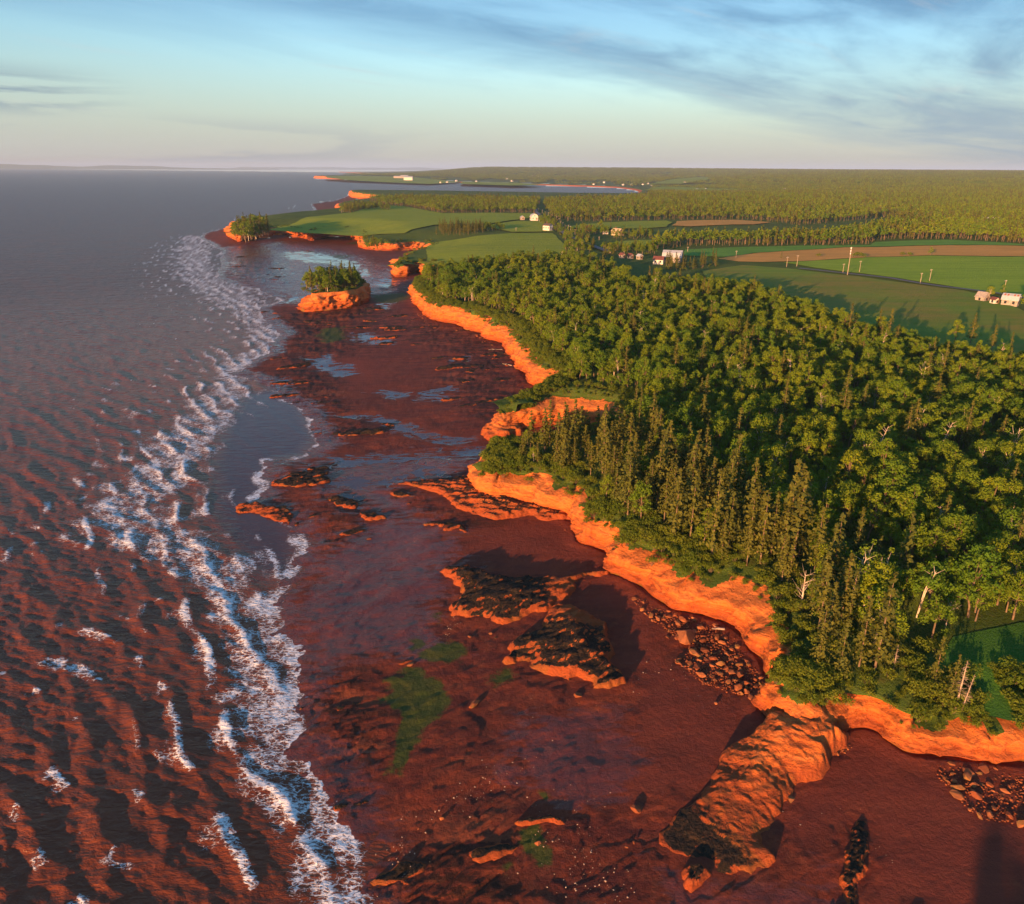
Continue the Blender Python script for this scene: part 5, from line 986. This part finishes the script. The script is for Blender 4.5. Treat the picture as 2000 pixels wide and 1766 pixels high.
# cliff-top thicket: shrubs hanging over the rim, all round the coast in view
cd = catmull(COAST, lambda i, L: max(1, int(L / 1.0)) if math.hypot(*COAST[i][:2]) < 560 else max(1, int(L / 4)) if L < 300 else 2)
tn = np.gradient(cd[:, :2], axis=0); tn /= np.maximum(np.hypot(tn[:, 0], tn[:, 1]), 1e-6)[:, None]; nn = np.column_stack([tn[:, 1], -tn[:, 0]])
for row, (o0, o1) in enumerate(((-3.6, -1.4), (-1.4, .4), (.4, 2.2), (2.2, 4.5), (4.5, 7))):
    off = cd[:, 4] + rg.uniform(o0, o1, len(cd)); q = cd[:, :2] + nn * off[:, None]
    g = fbm(q[:, 0] / 9, q[:, 1] / 9, 2, 44); r = np.hypot(q[:, 0], q[:, 1])
    thick = np.where(r < 470, [-.02, -.3, -.7, -.9, -.9][row], [.6, .3, .05, .05, .2][row])
    sel = (g > thick) & (r < 1000) & (q[:, 1] > 52) & (rg.random(len(cd)) < .9) & ~(inside(q, BARE) & (row < 3))
    for (x, y), w, zr in zip(q[sel], (off - cd[:, 4])[sel], cd[sel, 3]):
        near.append(('shrub', x, y, rg.uniform(.55, 1.25) * (1 if w > -1 else .75), rg.uniform(0, 6.28), int(rg.integers(12)), w))
tuft0 = len(near)
for k in range(9):
    o_ = cd[:, 4] + rg.uniform(-2.2, 6.5, len(cd)); q = cd[:, :2] + nn * o_[:, None]; r = np.hypot(q[:, 0], q[:, 1])
    for x, y in q[(r < 330) & (q[:, 1] > 50) & (fbm(q[:, 0] / 7, q[:, 1] / 7, 2, 58) > -.3 + .25 * (o_ < cd[:, 4]))]: near.append(('shrub', x, y, rg.uniform(.22, .46), rg.uniform(0, 6.28), int(rg.integers(12)), 9))
xy = np.array([[t[1], t[2]] for t in near]); rimz = coast_info(xy)
okc = rimz[0] > 0.35 * rimz[2]; near = [t for t, k in zip(near, okc) if k]; xy = xy[okc]; rimz = tuple(a[okc] for a in rimz); zz = z_up(xy, rimz)
zz = np.where(rimz[0] < rimz[2], rimz[1] * lerp(0.58, 1.0, np.clip(rimz[0] / np.maximum(rimz[2], 1), 0, 1) ** 1.2), zz)
vis = in_view(xy); dist = np.hypot(xy[:, 0], xy[:, 1])
order = np.argsort(dist); count = {}; rest = []
dcl = sdf(xy, CLEARING); dwe, _, _ = pdist(xy, WOODEDGE); din = rimz[0] - rimz[2]
def zone(i):
    x, y = xy[i]
    if dcl[i] > -9: return 'beside the shaded lawn'
    if din[i] < 13:
        for lim, t in ((84, 'above the near bay cliff'), (97, 'on the bushy headland above the spur'), (118, 'above the cove rockfall'), (135, 'above the curved cove cliff'), (172, 'on the spruce headland'), (222, 'above the landslip cliff'), (300, 'above the wooded slope'), (400, 'above the banded cliff')):
            if y < lim: return t
        return 'on the cliff edge facing the sea stack'
    if dwe[i] < 14: return 'at the field edge of the wood'
    for lim, t in ((105, 'close behind the lawn'), (128, 'in the wood behind the front spruces'), (150, 'in the dark hollow of the wood'), (175, 'in the middle of the near wood')):
        if y < lim: return t
    return 'in the farther half of the near wood'
QUOTA = dict(spruce=190, broadleaf=210, shrub=200, birch=45)
for i in order:
    k, x, y, s, rz, var, flag = near[i]
    if vis[i] and s > .5 and count.get(k, 0) < QUOTA[k]:
        count[k] = count.get(k, 0) + 1; zn = zone(i)
        big, small = (1.1, .8) if k != 'shrub' else (1.15, .8)
        size = 'tall ' if s > big and k != 'shrub' else 'large ' if s > big else 'small ' if s < small else ''
        look = {'spruce': 'spruce', 'broadleaf': ('pale-trunked ' if var % 6 == 3 else '') + 'broadleaf tree', 'birch': 'thin-crowned birch', 'shrub': 'alder bush'}[k]
        plant(k, x, y, zz[i] - .05, s, rz, var, size + look + ' ' + zn, {'spruce': 'spruces', 'broadleaf': 'broadleaf trees', 'birch': 'birches', 'shrub': 'bushes'}[k] + ' ' + zn)
    else: rest.append((k, x, y, zz[i] - .05, s, rz, var))

# single trees that stand out
for i, (x, y) in enumerate(NAMED['dead']):
    plant('dead', x, y, zu(x, y), (1.0, .7, .55)[i], i * 1.7, i, ('tall bleached dead spruce at the edge of the shaded lawn', 'short dead stem beside the tall dead spruce by the lawn', 'small dead spruce top sticking out of the bushes')[i])
for i, (x, y) in enumerate(NAMED['lone']):
    plant('spruce', x, y, zu(x, y), (.72, .66)[i], i, i + 3, ('thin-crowned spruce leaning beside the shaded lawn, first of two', 'slender spruce between the leaning one and the dead one by the lawn')[i])
bl = ('forked pale birch at the cliff edge above the bare rock slope', 'white birch with spreading top behind the front spruces', 'second pale birch behind the front spruces', 'bare pale birch stem at the corner of the lawn', 'tall white birch between the spruces near the lawn', 'thin birch leaning over the gap behind the front spruces')
for i, (x, y) in enumerate(NAMED['birch']): plant('snag' if i in (3, 0) else 'birch', x, y, zu(x, y), (1.05, 1.1, 1, .7, 1.05, .95)[i], i * 2.1, i, bl[i])
for i, (x, y) in enumerate(NAMED['deadspruce']): plant('dead', x, y, zu(x, y), (1.15, .85)[i], i, i + 1, ('tall grey dead spruce rising from the cliff-edge stand', 'shorter dead spruce beside the tall grey one')[i])
el = ('flat-topped broadleaf tree standing out against the shaded field', 'pointed spruce standing out against the shaded field', 'smaller spruce at the edge of the shaded field', 'thin spruce at the edge of the shaded field, farthest right')
for i, (x, y) in enumerate(TREES['edge']): plant(('broadleaf', 'spruce', 'spruce', 'spruce')[i], x, y, zu(x, y), (1.15, 1.15, .95, .8)[i], i, i, el[i])
fl = ('round tree alone on the bank between tan stubble and green field', 'larger bush of a pair on the stubble bank', 'smaller bush of a pair on the stubble bank', 'small dark pine on the tan stubble', 'low bush on the stubble bank, first of two', 'low bush on the stubble bank, second of two', 'tiny bush at the near end of the stubble bank',
      'large round tree beside the village road', 'dark tree among the village hedges', 'tree between the old barn and the shed on the lane', 'slim tree behind the shed on the lane', 'big dark tree at the end of the barn with the rusty roof')
for i, (x, y) in enumerate(TREES['field']):
    k, s = (('broadleaf', .75), ('shrub', 2.2), ('shrub', 1.9), ('spruce', .6), ('shrub', 1.6), ('shrub', 1.6), ('shrub', 1.3), ('broadleaf', 1.3), ('broadleaf', .9), ('broadleaf', .75), ('broadleaf', .7), ('broadleaf', 1.3))[i]
    plant(k, x, y, zu(x, y) + .3, s, i, i, fl[i])
# trees on the stacks
def grove(poly, step, kinds, s0, s1, label, group, seed, zfun=None, as_things=True):
    r2 = np.random.default_rng(seed); Q = sow(poly, step, r2)
    Z = z_at(Q) if zfun is None else zfun(Q)
    for (x, y), z in zip(Q, Z):
        k = kinds[r2.integers(len(kinds))]; a = (x, y, z, r2.uniform(s0, s1), r2.uniform(0, 6.28), int(r2.integers(12)))
        if as_things: plant(k, *a, label.replace('KIND', {'spruce': 'spruce', 'broadleaf': 'broadleaf tree', 'shrub': 'bush', 'birch': 'birch'}[k]), group)
        else: rest.append((k,) + a)
def shrink(poly, f):
    q = np.asarray(poly); c = q.mean(0); return c + (q - c) * f
grove(shrink(STACK, .78), 4.0, ['spruce', 'broadleaf', 'broadleaf'], .85, 1.2, 'KIND crowded on top of the rock stack in the bay', 'trees on the sea stack', 5, lambda Q: np.full(len(Q), 8.2))
grove(shrink(STACK, .90), 4.2, ['shrub'], .7, 1.2, 'KIND on the rim of the rock stack in the bay', 'bushes on the sea stack', 6, lambda Q: np.full(len(Q), 8.1))
grove([(STK2_C[0] + 2.4 * math.cos(a), STK2_C[1] + 2.6 * math.sin(a)) for a in np.linspace(0, 6, 9)], 1.8, ['shrub'], .7, 1.1, 'KIND on the rock stack behind the viewpoint', 'trees on the hidden stack', 8, lambda Q: np.full(len(Q), 13.3))
for name, poly in GROVES.items():
    kinds, step, s0, s1 = {'spruce grove': (['spruce'], 6.0, .75, 1.05), 'headland': (['spruce', 'broadleaf', 'broadleaf'], 8, 1.4, 2.0), 'alder': (['shrub', 'broadleaf'], 4.5, .6, .9),
        'coast clump a': (['spruce', 'spruce', 'broadleaf'], 7.5, .8, 1.15), 'coast clump b': (['spruce', 'shrub', 'broadleaf'], 4.5, .5, .8), 'barn spruces': (['spruce', 'spruce', 'shrub'], 4.5, .6, 1.0)}.get(name, (['broadleaf', 'broadleaf', 'broadleaf', 'spruce', 'shrub'], 7.0, .6, 1.0))
    lab, grp = {'spruce grove': ('spruce in the dark rectangular grove between the meadows', 'grove between the meadows'), 'headland': ('KIND in the clump crowning the far grassy headland', 'clump on the headland'),
        'alder': ('low KIND at the end of the dark grove', 'bushes by the grove'), 'coast clump a': ('KIND in the clumps on the shore beyond the headland meadow', 'shore clumps'), 'coast clump b': ('KIND in the thicket on the bay cliff edge', 'bay cliff thicket'),
        'barn spruces': ('KIND in the row before the white-roofed barn', 'row before the barn'), 'village': ('KIND in the trees round the village crossroads', 'village trees'), 'village2': ('KIND in the row behind the three little sheds', 'row behind the sheds'),
        'hedge': ('KIND in the garden hedge by the village houses', 'garden hedge'), 'hedge2': ('KIND in the hedge row across the village pasture', 'pasture hedge'), 'roadside': ('KIND beside the road past the white houses', 'roadside trees')}[name]
    grove(poly, step, kinds, s0, s1, lab, grp, sum(map(ord, name)), None, name in ('spruce grove', 'headland', 'barn spruces'))

# ---------------------------------------------------------------- the mass of the woods
def stock(kind_list, merged=None):
    """source meshes (wood and leaves in one) for the woods that read as one mass"""
    coll = bpy.data.collections.new('wood_stock')
    for i, (V, F, mi, mats) in enumerate(kind_list):
        me = mesh('wood_tree', V, F, mats, False, None, mi); o = bpy.data.objects.new('wood_tree_%02d' % i, me); coll.objects.link(o)
    return coll
def merged(gen, wm, lm):
    (V1, F1), (V2, F2) = gen
    return np.concatenate([V1, V2]), np.concatenate([F1, F2 + len(V1)]), np.concatenate([np.zeros(len(F1)), np.ones(len(F2))]), [wm, lm]
def gn_tree(coll):
    ng = bpy.data.node_groups.new('scatter_wood', 'GeometryNodeTree')
    ng.interface.new_socket('Geometry', in_out='INPUT', socket_type='NodeSocketGeometry'); ng.interface.new_socket('Geometry', in_out='OUTPUT', socket_type='NodeSocketGeometry')
    N, L = ng.nodes, ng.links; gi, go = N.new('NodeGroupInput'), N.new('NodeGroupOutput')
    ci = N.new('GeometryNodeCollectionInfo'); ci.inputs['Collection'].default_value = coll; ci.inputs['Separate Children'].default_value = True; ci.inputs['Reset Children'].default_value = True
    ip = N.new('GeometryNodeInstanceOnPoints'); ip.inputs['Pick Instance'].default_value = True
    def at(n, t):
        a = N.new('GeometryNodeInputNamedAttribute'); a.data_type = t; a.inputs['Name'].default_value = n; return a.outputs[0]
    L.new(gi.outputs[0], ip.inputs['Points']); L.new(ci.outputs[0], ip.inputs['Instance']); L.new(at('pick', 'INT'), ip.inputs['Instance Index'])
    L.new(at('spin', 'FLOAT_VECTOR'), ip.inputs['Rotation']); L.new(at('size', 'FLOAT_VECTOR'), ip.inputs['Scale']); L.new(ip.outputs[0], go.inputs[0])
    return ng
def mass(name, label, pts, pick, spin, size, coll):
    n = len(pts); me = bpy.data.meshes.new(name); me.vertices.add(n); me.vertices.foreach_set('co', np.asarray(pts, np.float32).ravel())
    a = me.attributes.new('pick', 'INT', 'POINT'); a.data.foreach_set('value', np.asarray(pick, np.int32))
    a = me.attributes.new('spin', 'FLOAT_VECTOR', 'POINT'); a.data.foreach_set('vector', np.column_stack([np.zeros(n), np.zeros(n), spin]).astype(np.float32).ravel())
    a = me.attributes.new('size', 'FLOAT_VECTOR', 'POINT'); a.data.foreach_set('vector', np.asarray(size, np.float32).ravel())
    o = obj(name, me); md = o.modifiers.new('wood', 'NODES'); md.node_group = gn_tree(coll)
    return tag(o, label, 'woodland', kind='stuff')
NEARSTOCK = ['broadleaf', 'spruce', 'shrub', 'birch']; offs = {}; lst = []
for k in NEARSTOCK:
    offs[k] = len(lst); lst += [merged(g[2], g[3], g[4]) for g in KIND[k]]
coll_near = stock(lst)
pk = [offs[k] + v % len(KIND[k]) for k, x, y, z, s, rz, v in rest]
mass('woodland', 'rest of the dense wood behind the cliff-edge trees', [(t[1], t[2], t[3]) for t in rest], pk, [t[5] for t in rest], [(t[4],) * 3 for t in rest], coll_near)
# simpler trees for the woods beyond the fields, single and in clumps
far = [broadleaf(700 + s, 9.5 + .5 * s, 2.5, 8, 26, 0.75, .40) for s in range(4)] + [spruce(720 + s, 10 + s, 1.6, .15, 13, .85, .7, 3) for s in range(3)]
fm = [merged(g, M_BARK, M_BROAD if i < 4 else M_SPRUCE) for i, g in enumerate(far)]
clumps = []
for c in range(4):
    r2 = np.random.default_rng(750 + c); Vs, Fs, Ms, n = [], [], [], 0
    for k in range(11):
        i = r2.integers(4) if r2.random() < .62 else 4 + r2.integers(3)
        V, F, mi, _ = fm[i]; lf = mi == 1; F = F[lf]; a = k * 2.4; rho = 13 * math.sqrt((k + .4) / 11); s = r2.uniform(.8, 1.2)
        Vs.append(V * s + [rho * math.cos(a), rho * math.sin(a), 0]); Fs.append(F + n); Ms.append(np.zeros(len(F)) + (0 if i < 4 else 1)); n += len(V)
    clumps.append((np.concatenate(Vs), np.concatenate(Fs), np.concatenate(Ms), [M_BROAD, M_SPRUCE]))
coll_far, coll_clump = stock(fm), stock(clumps)
def wood(name, label, poly, step, s0, s1, seed, clump=False, zs=1.0):
    r2 = np.random.default_rng(seed); Q = sow(poly, step, r2); Q = Q[np.abs(np.arctan2(Q[:, 0], Q[:, 1])) < R(45)]
    Z = z_at(Q); g = fbm(Q[:, 0] / 90, Q[:, 1] / 90, 3, seed); n = len(Q)
    pick = r2.integers(4, size=n) if clump else np.where(r2.random(n) < .30 + .7 * np.clip(g, -.3, .5), 4 + r2.integers(3, size=n), r2.integers(4, size=n))
    s = r2.uniform(s0, s1, n) * (1 + .25 * g); size = np.column_stack([s, s, s * zs * r2.uniform(.85, 1.15, n)])
    return mass(name, label, np.column_stack([Q, Z]), pick, r2.uniform(0, 6.28, n), size, coll_clump if clump else coll_far)
wood('woodland', 'belt of tall trees behind the stubble field', WOODS['strip'], 5.6, .85, 1.15, 61)
wood('woodland', 'mixed wood between the headland meadow and the inlet', WOODS['leftblock'], 7.0, .8, 1.1, 62)
wood('woodland', 'wide wood behind the village on the right of the road', WOODS['rightblock'], 8.0, .8, 1.15, 63)
def far_forest():
    r2 = np.random.default_rng(99); Ps, Ss = [], []
    for r0, r1, step, s in ((1850, 3200, 24, 1.0), (3200, 5200, 38, 1.5), (5200, 9800, 66, 2.5)):
        a0, a1 = R(-16), R(45); n = int((a1 - a0) * (r1 ** 2 - r0 ** 2) / 2 / step ** 2)
        rr = np.sqrt(r2.uniform(r0 ** 2, r1 ** 2, n)); a = r2.uniform(a0, a1, n); Q = np.column_stack([rr * np.sin(a), rr * np.cos(a)])
        info = coast_info(Q); ok = (info[0] > 25 + 30 * (rr > 3500)) & ~inside(Q, WOODS['rightblock']) & ~inside(Q, WOODS['leftblock'])
        for f in FARFIELDS: ok &= ~inside(Q, f)
        ok &= ~inside(Q, FARFIELD_HEAD); ok &= ~((a < 0.17) & (rr < 3400))
        ok &= ~((info[0] < 420) & (rr > 3300) & (fbm(Q[:, 0] / 300, Q[:, 1] / 300, 2, 8) < .25))
        ok &= ~((rr > 3600) & (fbm(Q[:, 0] / 500, Q[:, 1] / 350, 2, 12) > .42))
        Q = Q[ok]; Ps.append(np.column_stack([Q, z_up(Q) - .5])); Ss.append(np.full(len(Q), s))
    P, S = np.concatenate(Ps), np.concatenate(Ss); n = len(P); S = S * r2.uniform(.85, 1.2, n)
    mass('far_forest', 'forest covering the low hills up to the horizon', P, r2.integers(4, size=n), r2.uniform(0, 6.28, n), np.column_stack([S, S, S / np.maximum(1, S) ** .55]), coll_clump)
far_forest()
# ---------------------------------------------------------------- farm buildings, poles, driftwood
def flat(name, a, b=None, rough=0.8, sc=1.5):
    m = Mat(name); m.set(base=m.mix(m.ramp(m.noise(sc, 4), 0.4, 0.65), a, b or tuple(v * .8 for v in a)), rough=rough, spec=0.3); return m.m
B_WHITE = flat('white_clapboard', (0.62, 0.60, 0.57), (0.54, 0.52, 0.49)); B_GREY = flat('weathered_boards', (0.36, 0.32, 0.29), (0.24, 0.21, 0.19))
B_PALE = flat('pale_metal_roof', (0.40, 0.43, 0.47), (0.33, 0.36, 0.40), 0.5); B_DARK = flat('dark_shingles', (0.10, 0.085, 0.08)); B_RED = flat('red_roof_paint', (0.17, 0.060, 0.050))
B_RUST = flat('rusty_sheet_roof', (0.42, 0.16, 0.09), (0.30, 0.10, 0.06)); B_BEIGE = flat('beige_siding', (0.52, 0.40, 0.26)); B_GLASS = flat('dark_window_glass', (0.03, 0.035, 0.045), None, 0.1)
B_WOOD = flat('pole_wood', (0.36, 0.29, 0.22), (0.26, 0.20, 0.15)); B_PORC = flat('white_porcelain', (0.8, 0.8, 0.8)); B_DOOR = flat('brown_door', (0.16, 0.09, 0.05))
def prism(prof, L):
    """closed profile (x,z) extruded along y"""
    n = len(prof); V = [(x, -L / 2, z) for x, z in prof] + [(x, L / 2, z) for x, z in prof]; bm = bmesh.new(); v = [bm.verts.new(p) for p in V]
    bm.faces.new(v[:n]); bm.faces.new(v[n:][::-1])
    for i in range(n): bm.faces.new((v[i], v[n + i], v[n + (i + 1) % n], v[(i + 1) % n]))
    bmesh.ops.recalc_face_normals(bm, faces=bm.faces); me = bpy.data.meshes.new('p'); bm.to_mesh(me); bm.free(); return me
def part(name, me, mat, parent, loc=(0, 0, 0), rot=(0, 0, 0)):
    me.name = name; me.materials.append(mat); return obj(name, me, parent, loc, rot)
def box(sx, sy, sz): return prism([(-sx / 2, -sz / 2), (sx / 2, -sz / 2), (sx / 2, sz / 2), (-sx / 2, sz / 2)], sy)
def house(name, label, cat, xy, rz, Wd, L, hw, hr, wall, roof, gambrel=False, windows=2, door=True, dz=0.0, over=0.35, tower=None):
    z = zu(*xy) + dz; root = empty(name, (xy[0], xy[1], z), rz); a = Wd / 2
    if gambrel: rp = [(-a, hw), (-a * .72, hw + hr * .62), (0, hw + hr), (a * .72, hw + hr * .62), (a, hw)]
    else: rp = [(-a, hw), (0, hw + hr), (a, hw)]
    part('wall', prism([(-a, -.6)] + rp + [(a, -.6)], L), wall, root)
    t = 0.18; outer = [(x * (1 + over / a) if abs(x) == a else x, zz + t + (0.02 if abs(x) != a else -.12)) for x, zz in rp]; inner = [(x, zz - .02) for x, zz in outer]
    inner = [(x, zz - t) for x, zz in outer]
    ro = part('roof', prism(outer + inner[::-1], L + 2 * over), roof, root)
    if cat == 'house' and name != 'far_house': part('chimney', box(.6, .6, 1.8), B_RED, ro, (a * .15, L * .2, hw + hr + .5))
    for side in (-1, 1):
        for k in range(windows):
            y = (k + .5) / windows * L - L / 2
            w = part('window', box(.08, 1.0, 1.3), B_GLASS, root, (side * (a + .05), y, hw * .55))
    for k in range(2 if Wd > 5 else 1):
        x = (k - .5) * Wd * .45 if Wd > 5 else 0
        part('window', box(.9, .08, 1.2), B_GLASS, root, (x, -L / 2 - .05, hw * .55))
    if Wd > 5: part('window', box(.8, .08, 1.0), B_GLASS, root, (0, -L / 2 - .05, hw + hr * .35))
    if door: part('door', box(.95, .10, 2.0), B_DOOR, root, (a * .0 + .9 if Wd <= 5 else a * .62, -L / 2 - .05, 1.0))
    return tag(root, label, cat)
b = BUILD
h_ = house('farmhouse', 'white gambrel-roofed house on the far side of the road by the meadow', 'house', b['white_house'], .15, 8.2, 9, 3.6, 3.4, B_WHITE, B_PALE, True, 3, dz=.9)
house('shed', 'small grey shed standing beside the white gambrel house', 'shed', b['grey_shed'], .2, 4.6, 5, 2.2, 1.6, B_GREY, B_PALE, dz=.9)
house('house', 'white two-storey house with a dark roof beside the road', 'house', b['roadside_house'], .9, 6.0, 7.6, 4.4, 1.8, B_WHITE, B_DARK, False, 3, dz=.9)
house('barn', 'small dark red barn among the village trees', 'barn', b['red_barn'], .3, 5, 6, 3, 2, B_RED, B_RED, dz=.4)
house('cottage', 'tiny white cottage under the large village tree', 'house', b['cottage'], .1, 4.4, 5, 2.6, 1.6, B_WHITE, B_DARK, dz=.4)
house('house', 'beige house partly hidden by a spruce in the village', 'house', b['beige_house'], .8, 6, 9, 3.4, 2.2, B_BEIGE, B_BEIGE, dz=.4)
for i, k in enumerate(('shed1', 'shed2', 'shed3')):
    house('shed', ('first and smallest of the three little sheds left of the barn', 'middle one of the three little sheds left of the barn', 'pale-roofed shed, nearest the barn of the three little sheds')[i], 'shed', b[k], .55, 3.0, 3.4, 2.0, 1.3, B_GREY, (B_RED, B_RED, B_PALE)[i], windows=1, dz=.2)
house('barn', 'large barn with a pale metal gambrel roof behind a row of spruces', 'barn', b['barn'], 1.25, 8.5, 12.5, 3.2, 4.0, B_GREY, B_PALE, True, 3, dz=.2)
house('barn_wing', 'low shed with a dull red roof adjoining the pale-roofed barn', 'shed', b['barn_wing'], 1.25, 5.5, 6.5, 2.6, 2.0, B_WHITE, B_RED, dz=.2)
g = house('barn', 'white gambrel barn with rust-striped sheet roof at the right edge', 'barn', b['gambrel'], .85, 5.0, 6.6, 2.4, 2.6, B_GREY, B_PALE, True, 2, dz=.3)
for k in range(5): part('roof_sheet', box(1.35, .75, .05), B_RUST, g, (-1.12, -2.7 + k * 1.3, 4.62), (0, -math.atan2(1.0, 1.8), 0)) if k != 2 else None
for k in range(5): part('roof_sheet', box(1.35, .75, .05), B_RUST, g, (1.12, -2.7 + k * 1.3, 4.62), (0, math.atan2(1.0, 1.8), 0))
house('barn', 'old grey barn with a sagging roof by the lane', 'barn', b['old_barn'], .5, 4.0, 4.4, 1.6, 2.4, B_GREY, B_GREY, windows=1, dz=.3)
house('shed', 'little pale shed between the old barn and the rust-roofed barn', 'shed', b['small_shed'], .3, 2.6, 2.8, 1.8, 1.0, B_WHITE, B_RED, windows=1, dz=.3)
house('long_barn', 'long low white building alone in the forest clearing', 'barn', b['long_barn'], 1.42, 6, 17, 3.6, 1.4, B_WHITE, B_WHITE, windows=5, dz=2.0)
for i, (x, y) in enumerate(FARHOUSES):
    s = math.hypot(x, y) / 5600
    house('far_house', 'tiny white house in the distant settlement across the inlet', 'house', (x, y), 0.3 * i, 11 * max(s, .5), 13 * max(s, .5), 6 * max(s, .5), 3.5 * max(s, .5), B_WHITE, B_PALE if i % 3 else B_DARK, windows=2, dz=3 * s)['group'] = 'distant houses'
for i, (x, y) in enumerate(FARPLANT):
    house('plant_hall', ('long low pale hall on the far red headland', 'white gabled hall on the far red headland', 'grey hall behind the white one on the far headland')[i], 'building', (x, y), 1.5, (22, 30, 18)[i], (85, 48, 50)[i], (9, 14, 8)[i], (3, 6, 3)[i], B_WHITE if i == 1 else B_GREY, B_PALE, windows=4, dz=3)
# utility poles
for i, (x, y, h) in enumerate(POLES):
    z = zu(x, y); root = empty('utility_pole', (x, y, z), 0.4)
    V, F = tube([(0, 0, -.5), (0, 0, h * .5), (0, 0, h)], [.19 if h < 10 else .26, .16 if h < 10 else .22, .12 if h < 10 else .17], 8)
    obj('pole', mesh('pole', V, F, B_WOOD, True), root)
    part('crossarm', box(1.7, .12, .14), B_WOOD, root, (0, .16, h - .6))
    for sx in (-.7, 0, .7): part('insulator', box(.12, .12, .22), B_PORC, root, (sx, .16, h - .40))
    if h > 10:
        for k in range(3):
            V, F = tube([(-.45, -.3, h - 1.2 - 1.5 * k), (-.45, -.3, h - .3 - 1.5 * k)], [.28, .28], 8); obj('transformer', mesh('transformer', V, F, B_PORC, True), root)
        tag(root, 'tallest utility pole, hung with pale transformers, beside the lane', 'utility pole')
    else:
        lab = {0: 'short pole just left of the tallest utility pole', 2: 'utility pole just right of the tallest one', 3: 'nearer pole of the two by the middle of the lane', 4: 'taller pole of the two by the middle of the lane', 5: 'utility pole behind the rust-roofed barn',
               6: 'lone pole at the near end of the tan stubble', 7: 'left pole of the pair below the stubble field', 8: 'right pole of the pair below the stubble field', 9: 'pole sticking up behind the pale-roofed barn', 10: 'pole left of the barn above the little sheds', 11: 'lone pole at the top of the meadow beside the road', 25: 'pole in the village pasture'}.get(i, 'utility pole in the row along the road past the white houses')
        tag(root, lab, 'utility pole', None if i < 12 or i == 25 else 'poles along the road')
# driftwood
for i, (x, y, L, a) in enumerate(LOGS):
    root = empty('driftwood', (x, y, zb(x, y) + .35), a)
    V, F = tube([(0, -L / 2, 0), (.1 * L, 0, .12), (.05 * L, L / 2, .3)], [.22, .18, .07], 6); obj('stem', mesh('stem', V, F, M_DEAD, True), root)
    V, F = join([tube([(.1 * L, 0, .12), (.3 * L, .2 * L, .4)], [.1, .03], 4), tube([(.07 * L, .2 * L, .2), (-.1 * L, .4 * L, .5)], [.08, .03], 4)]); obj('branch', mesh('branch', V, F, M_DEAD, True), root)
    tag(root, ('bleached driftwood trunk at the foot of the far wooded slope', 'smaller bleached branch below the wooded slope', 'white log lying on the rockfall of the cove')[i], 'driftwood')
# ---------------------------------------------------------------- evening haze
hz = bpy.data.materials.new('evening_haze'); hz.use_nodes = True; nt = hz.node_tree
for n in list(nt.nodes): nt.nodes.remove(n)
ho = nt.nodes.new('ShaderNodeOutputMaterial'); hv = nt.nodes.new('ShaderNodeVolumePrincipled'); nt.links.new(hv.outputs[0], ho.inputs['Volume'])
hv.inputs['Color'].default_value = (0.50, 0.70, 1.0, 1); hv.inputs['Density'].default_value = HAZE; hv.inputs['Anisotropy'].default_value = 0.0
bx = bmesh.new(); bmesh.ops.create_cube(bx, size=1.0); hm = bpy.data.meshes.new('haze'); bx.to_mesh(hm); bx.free(); hm.materials.append(hz)
ob = obj('haze', hm); ob.location = (0, 0, 122); ob.scale = (130000, 130000, 264); tag(ob, 'thin evening haze over land and sea', 'haze', kind='stuff')
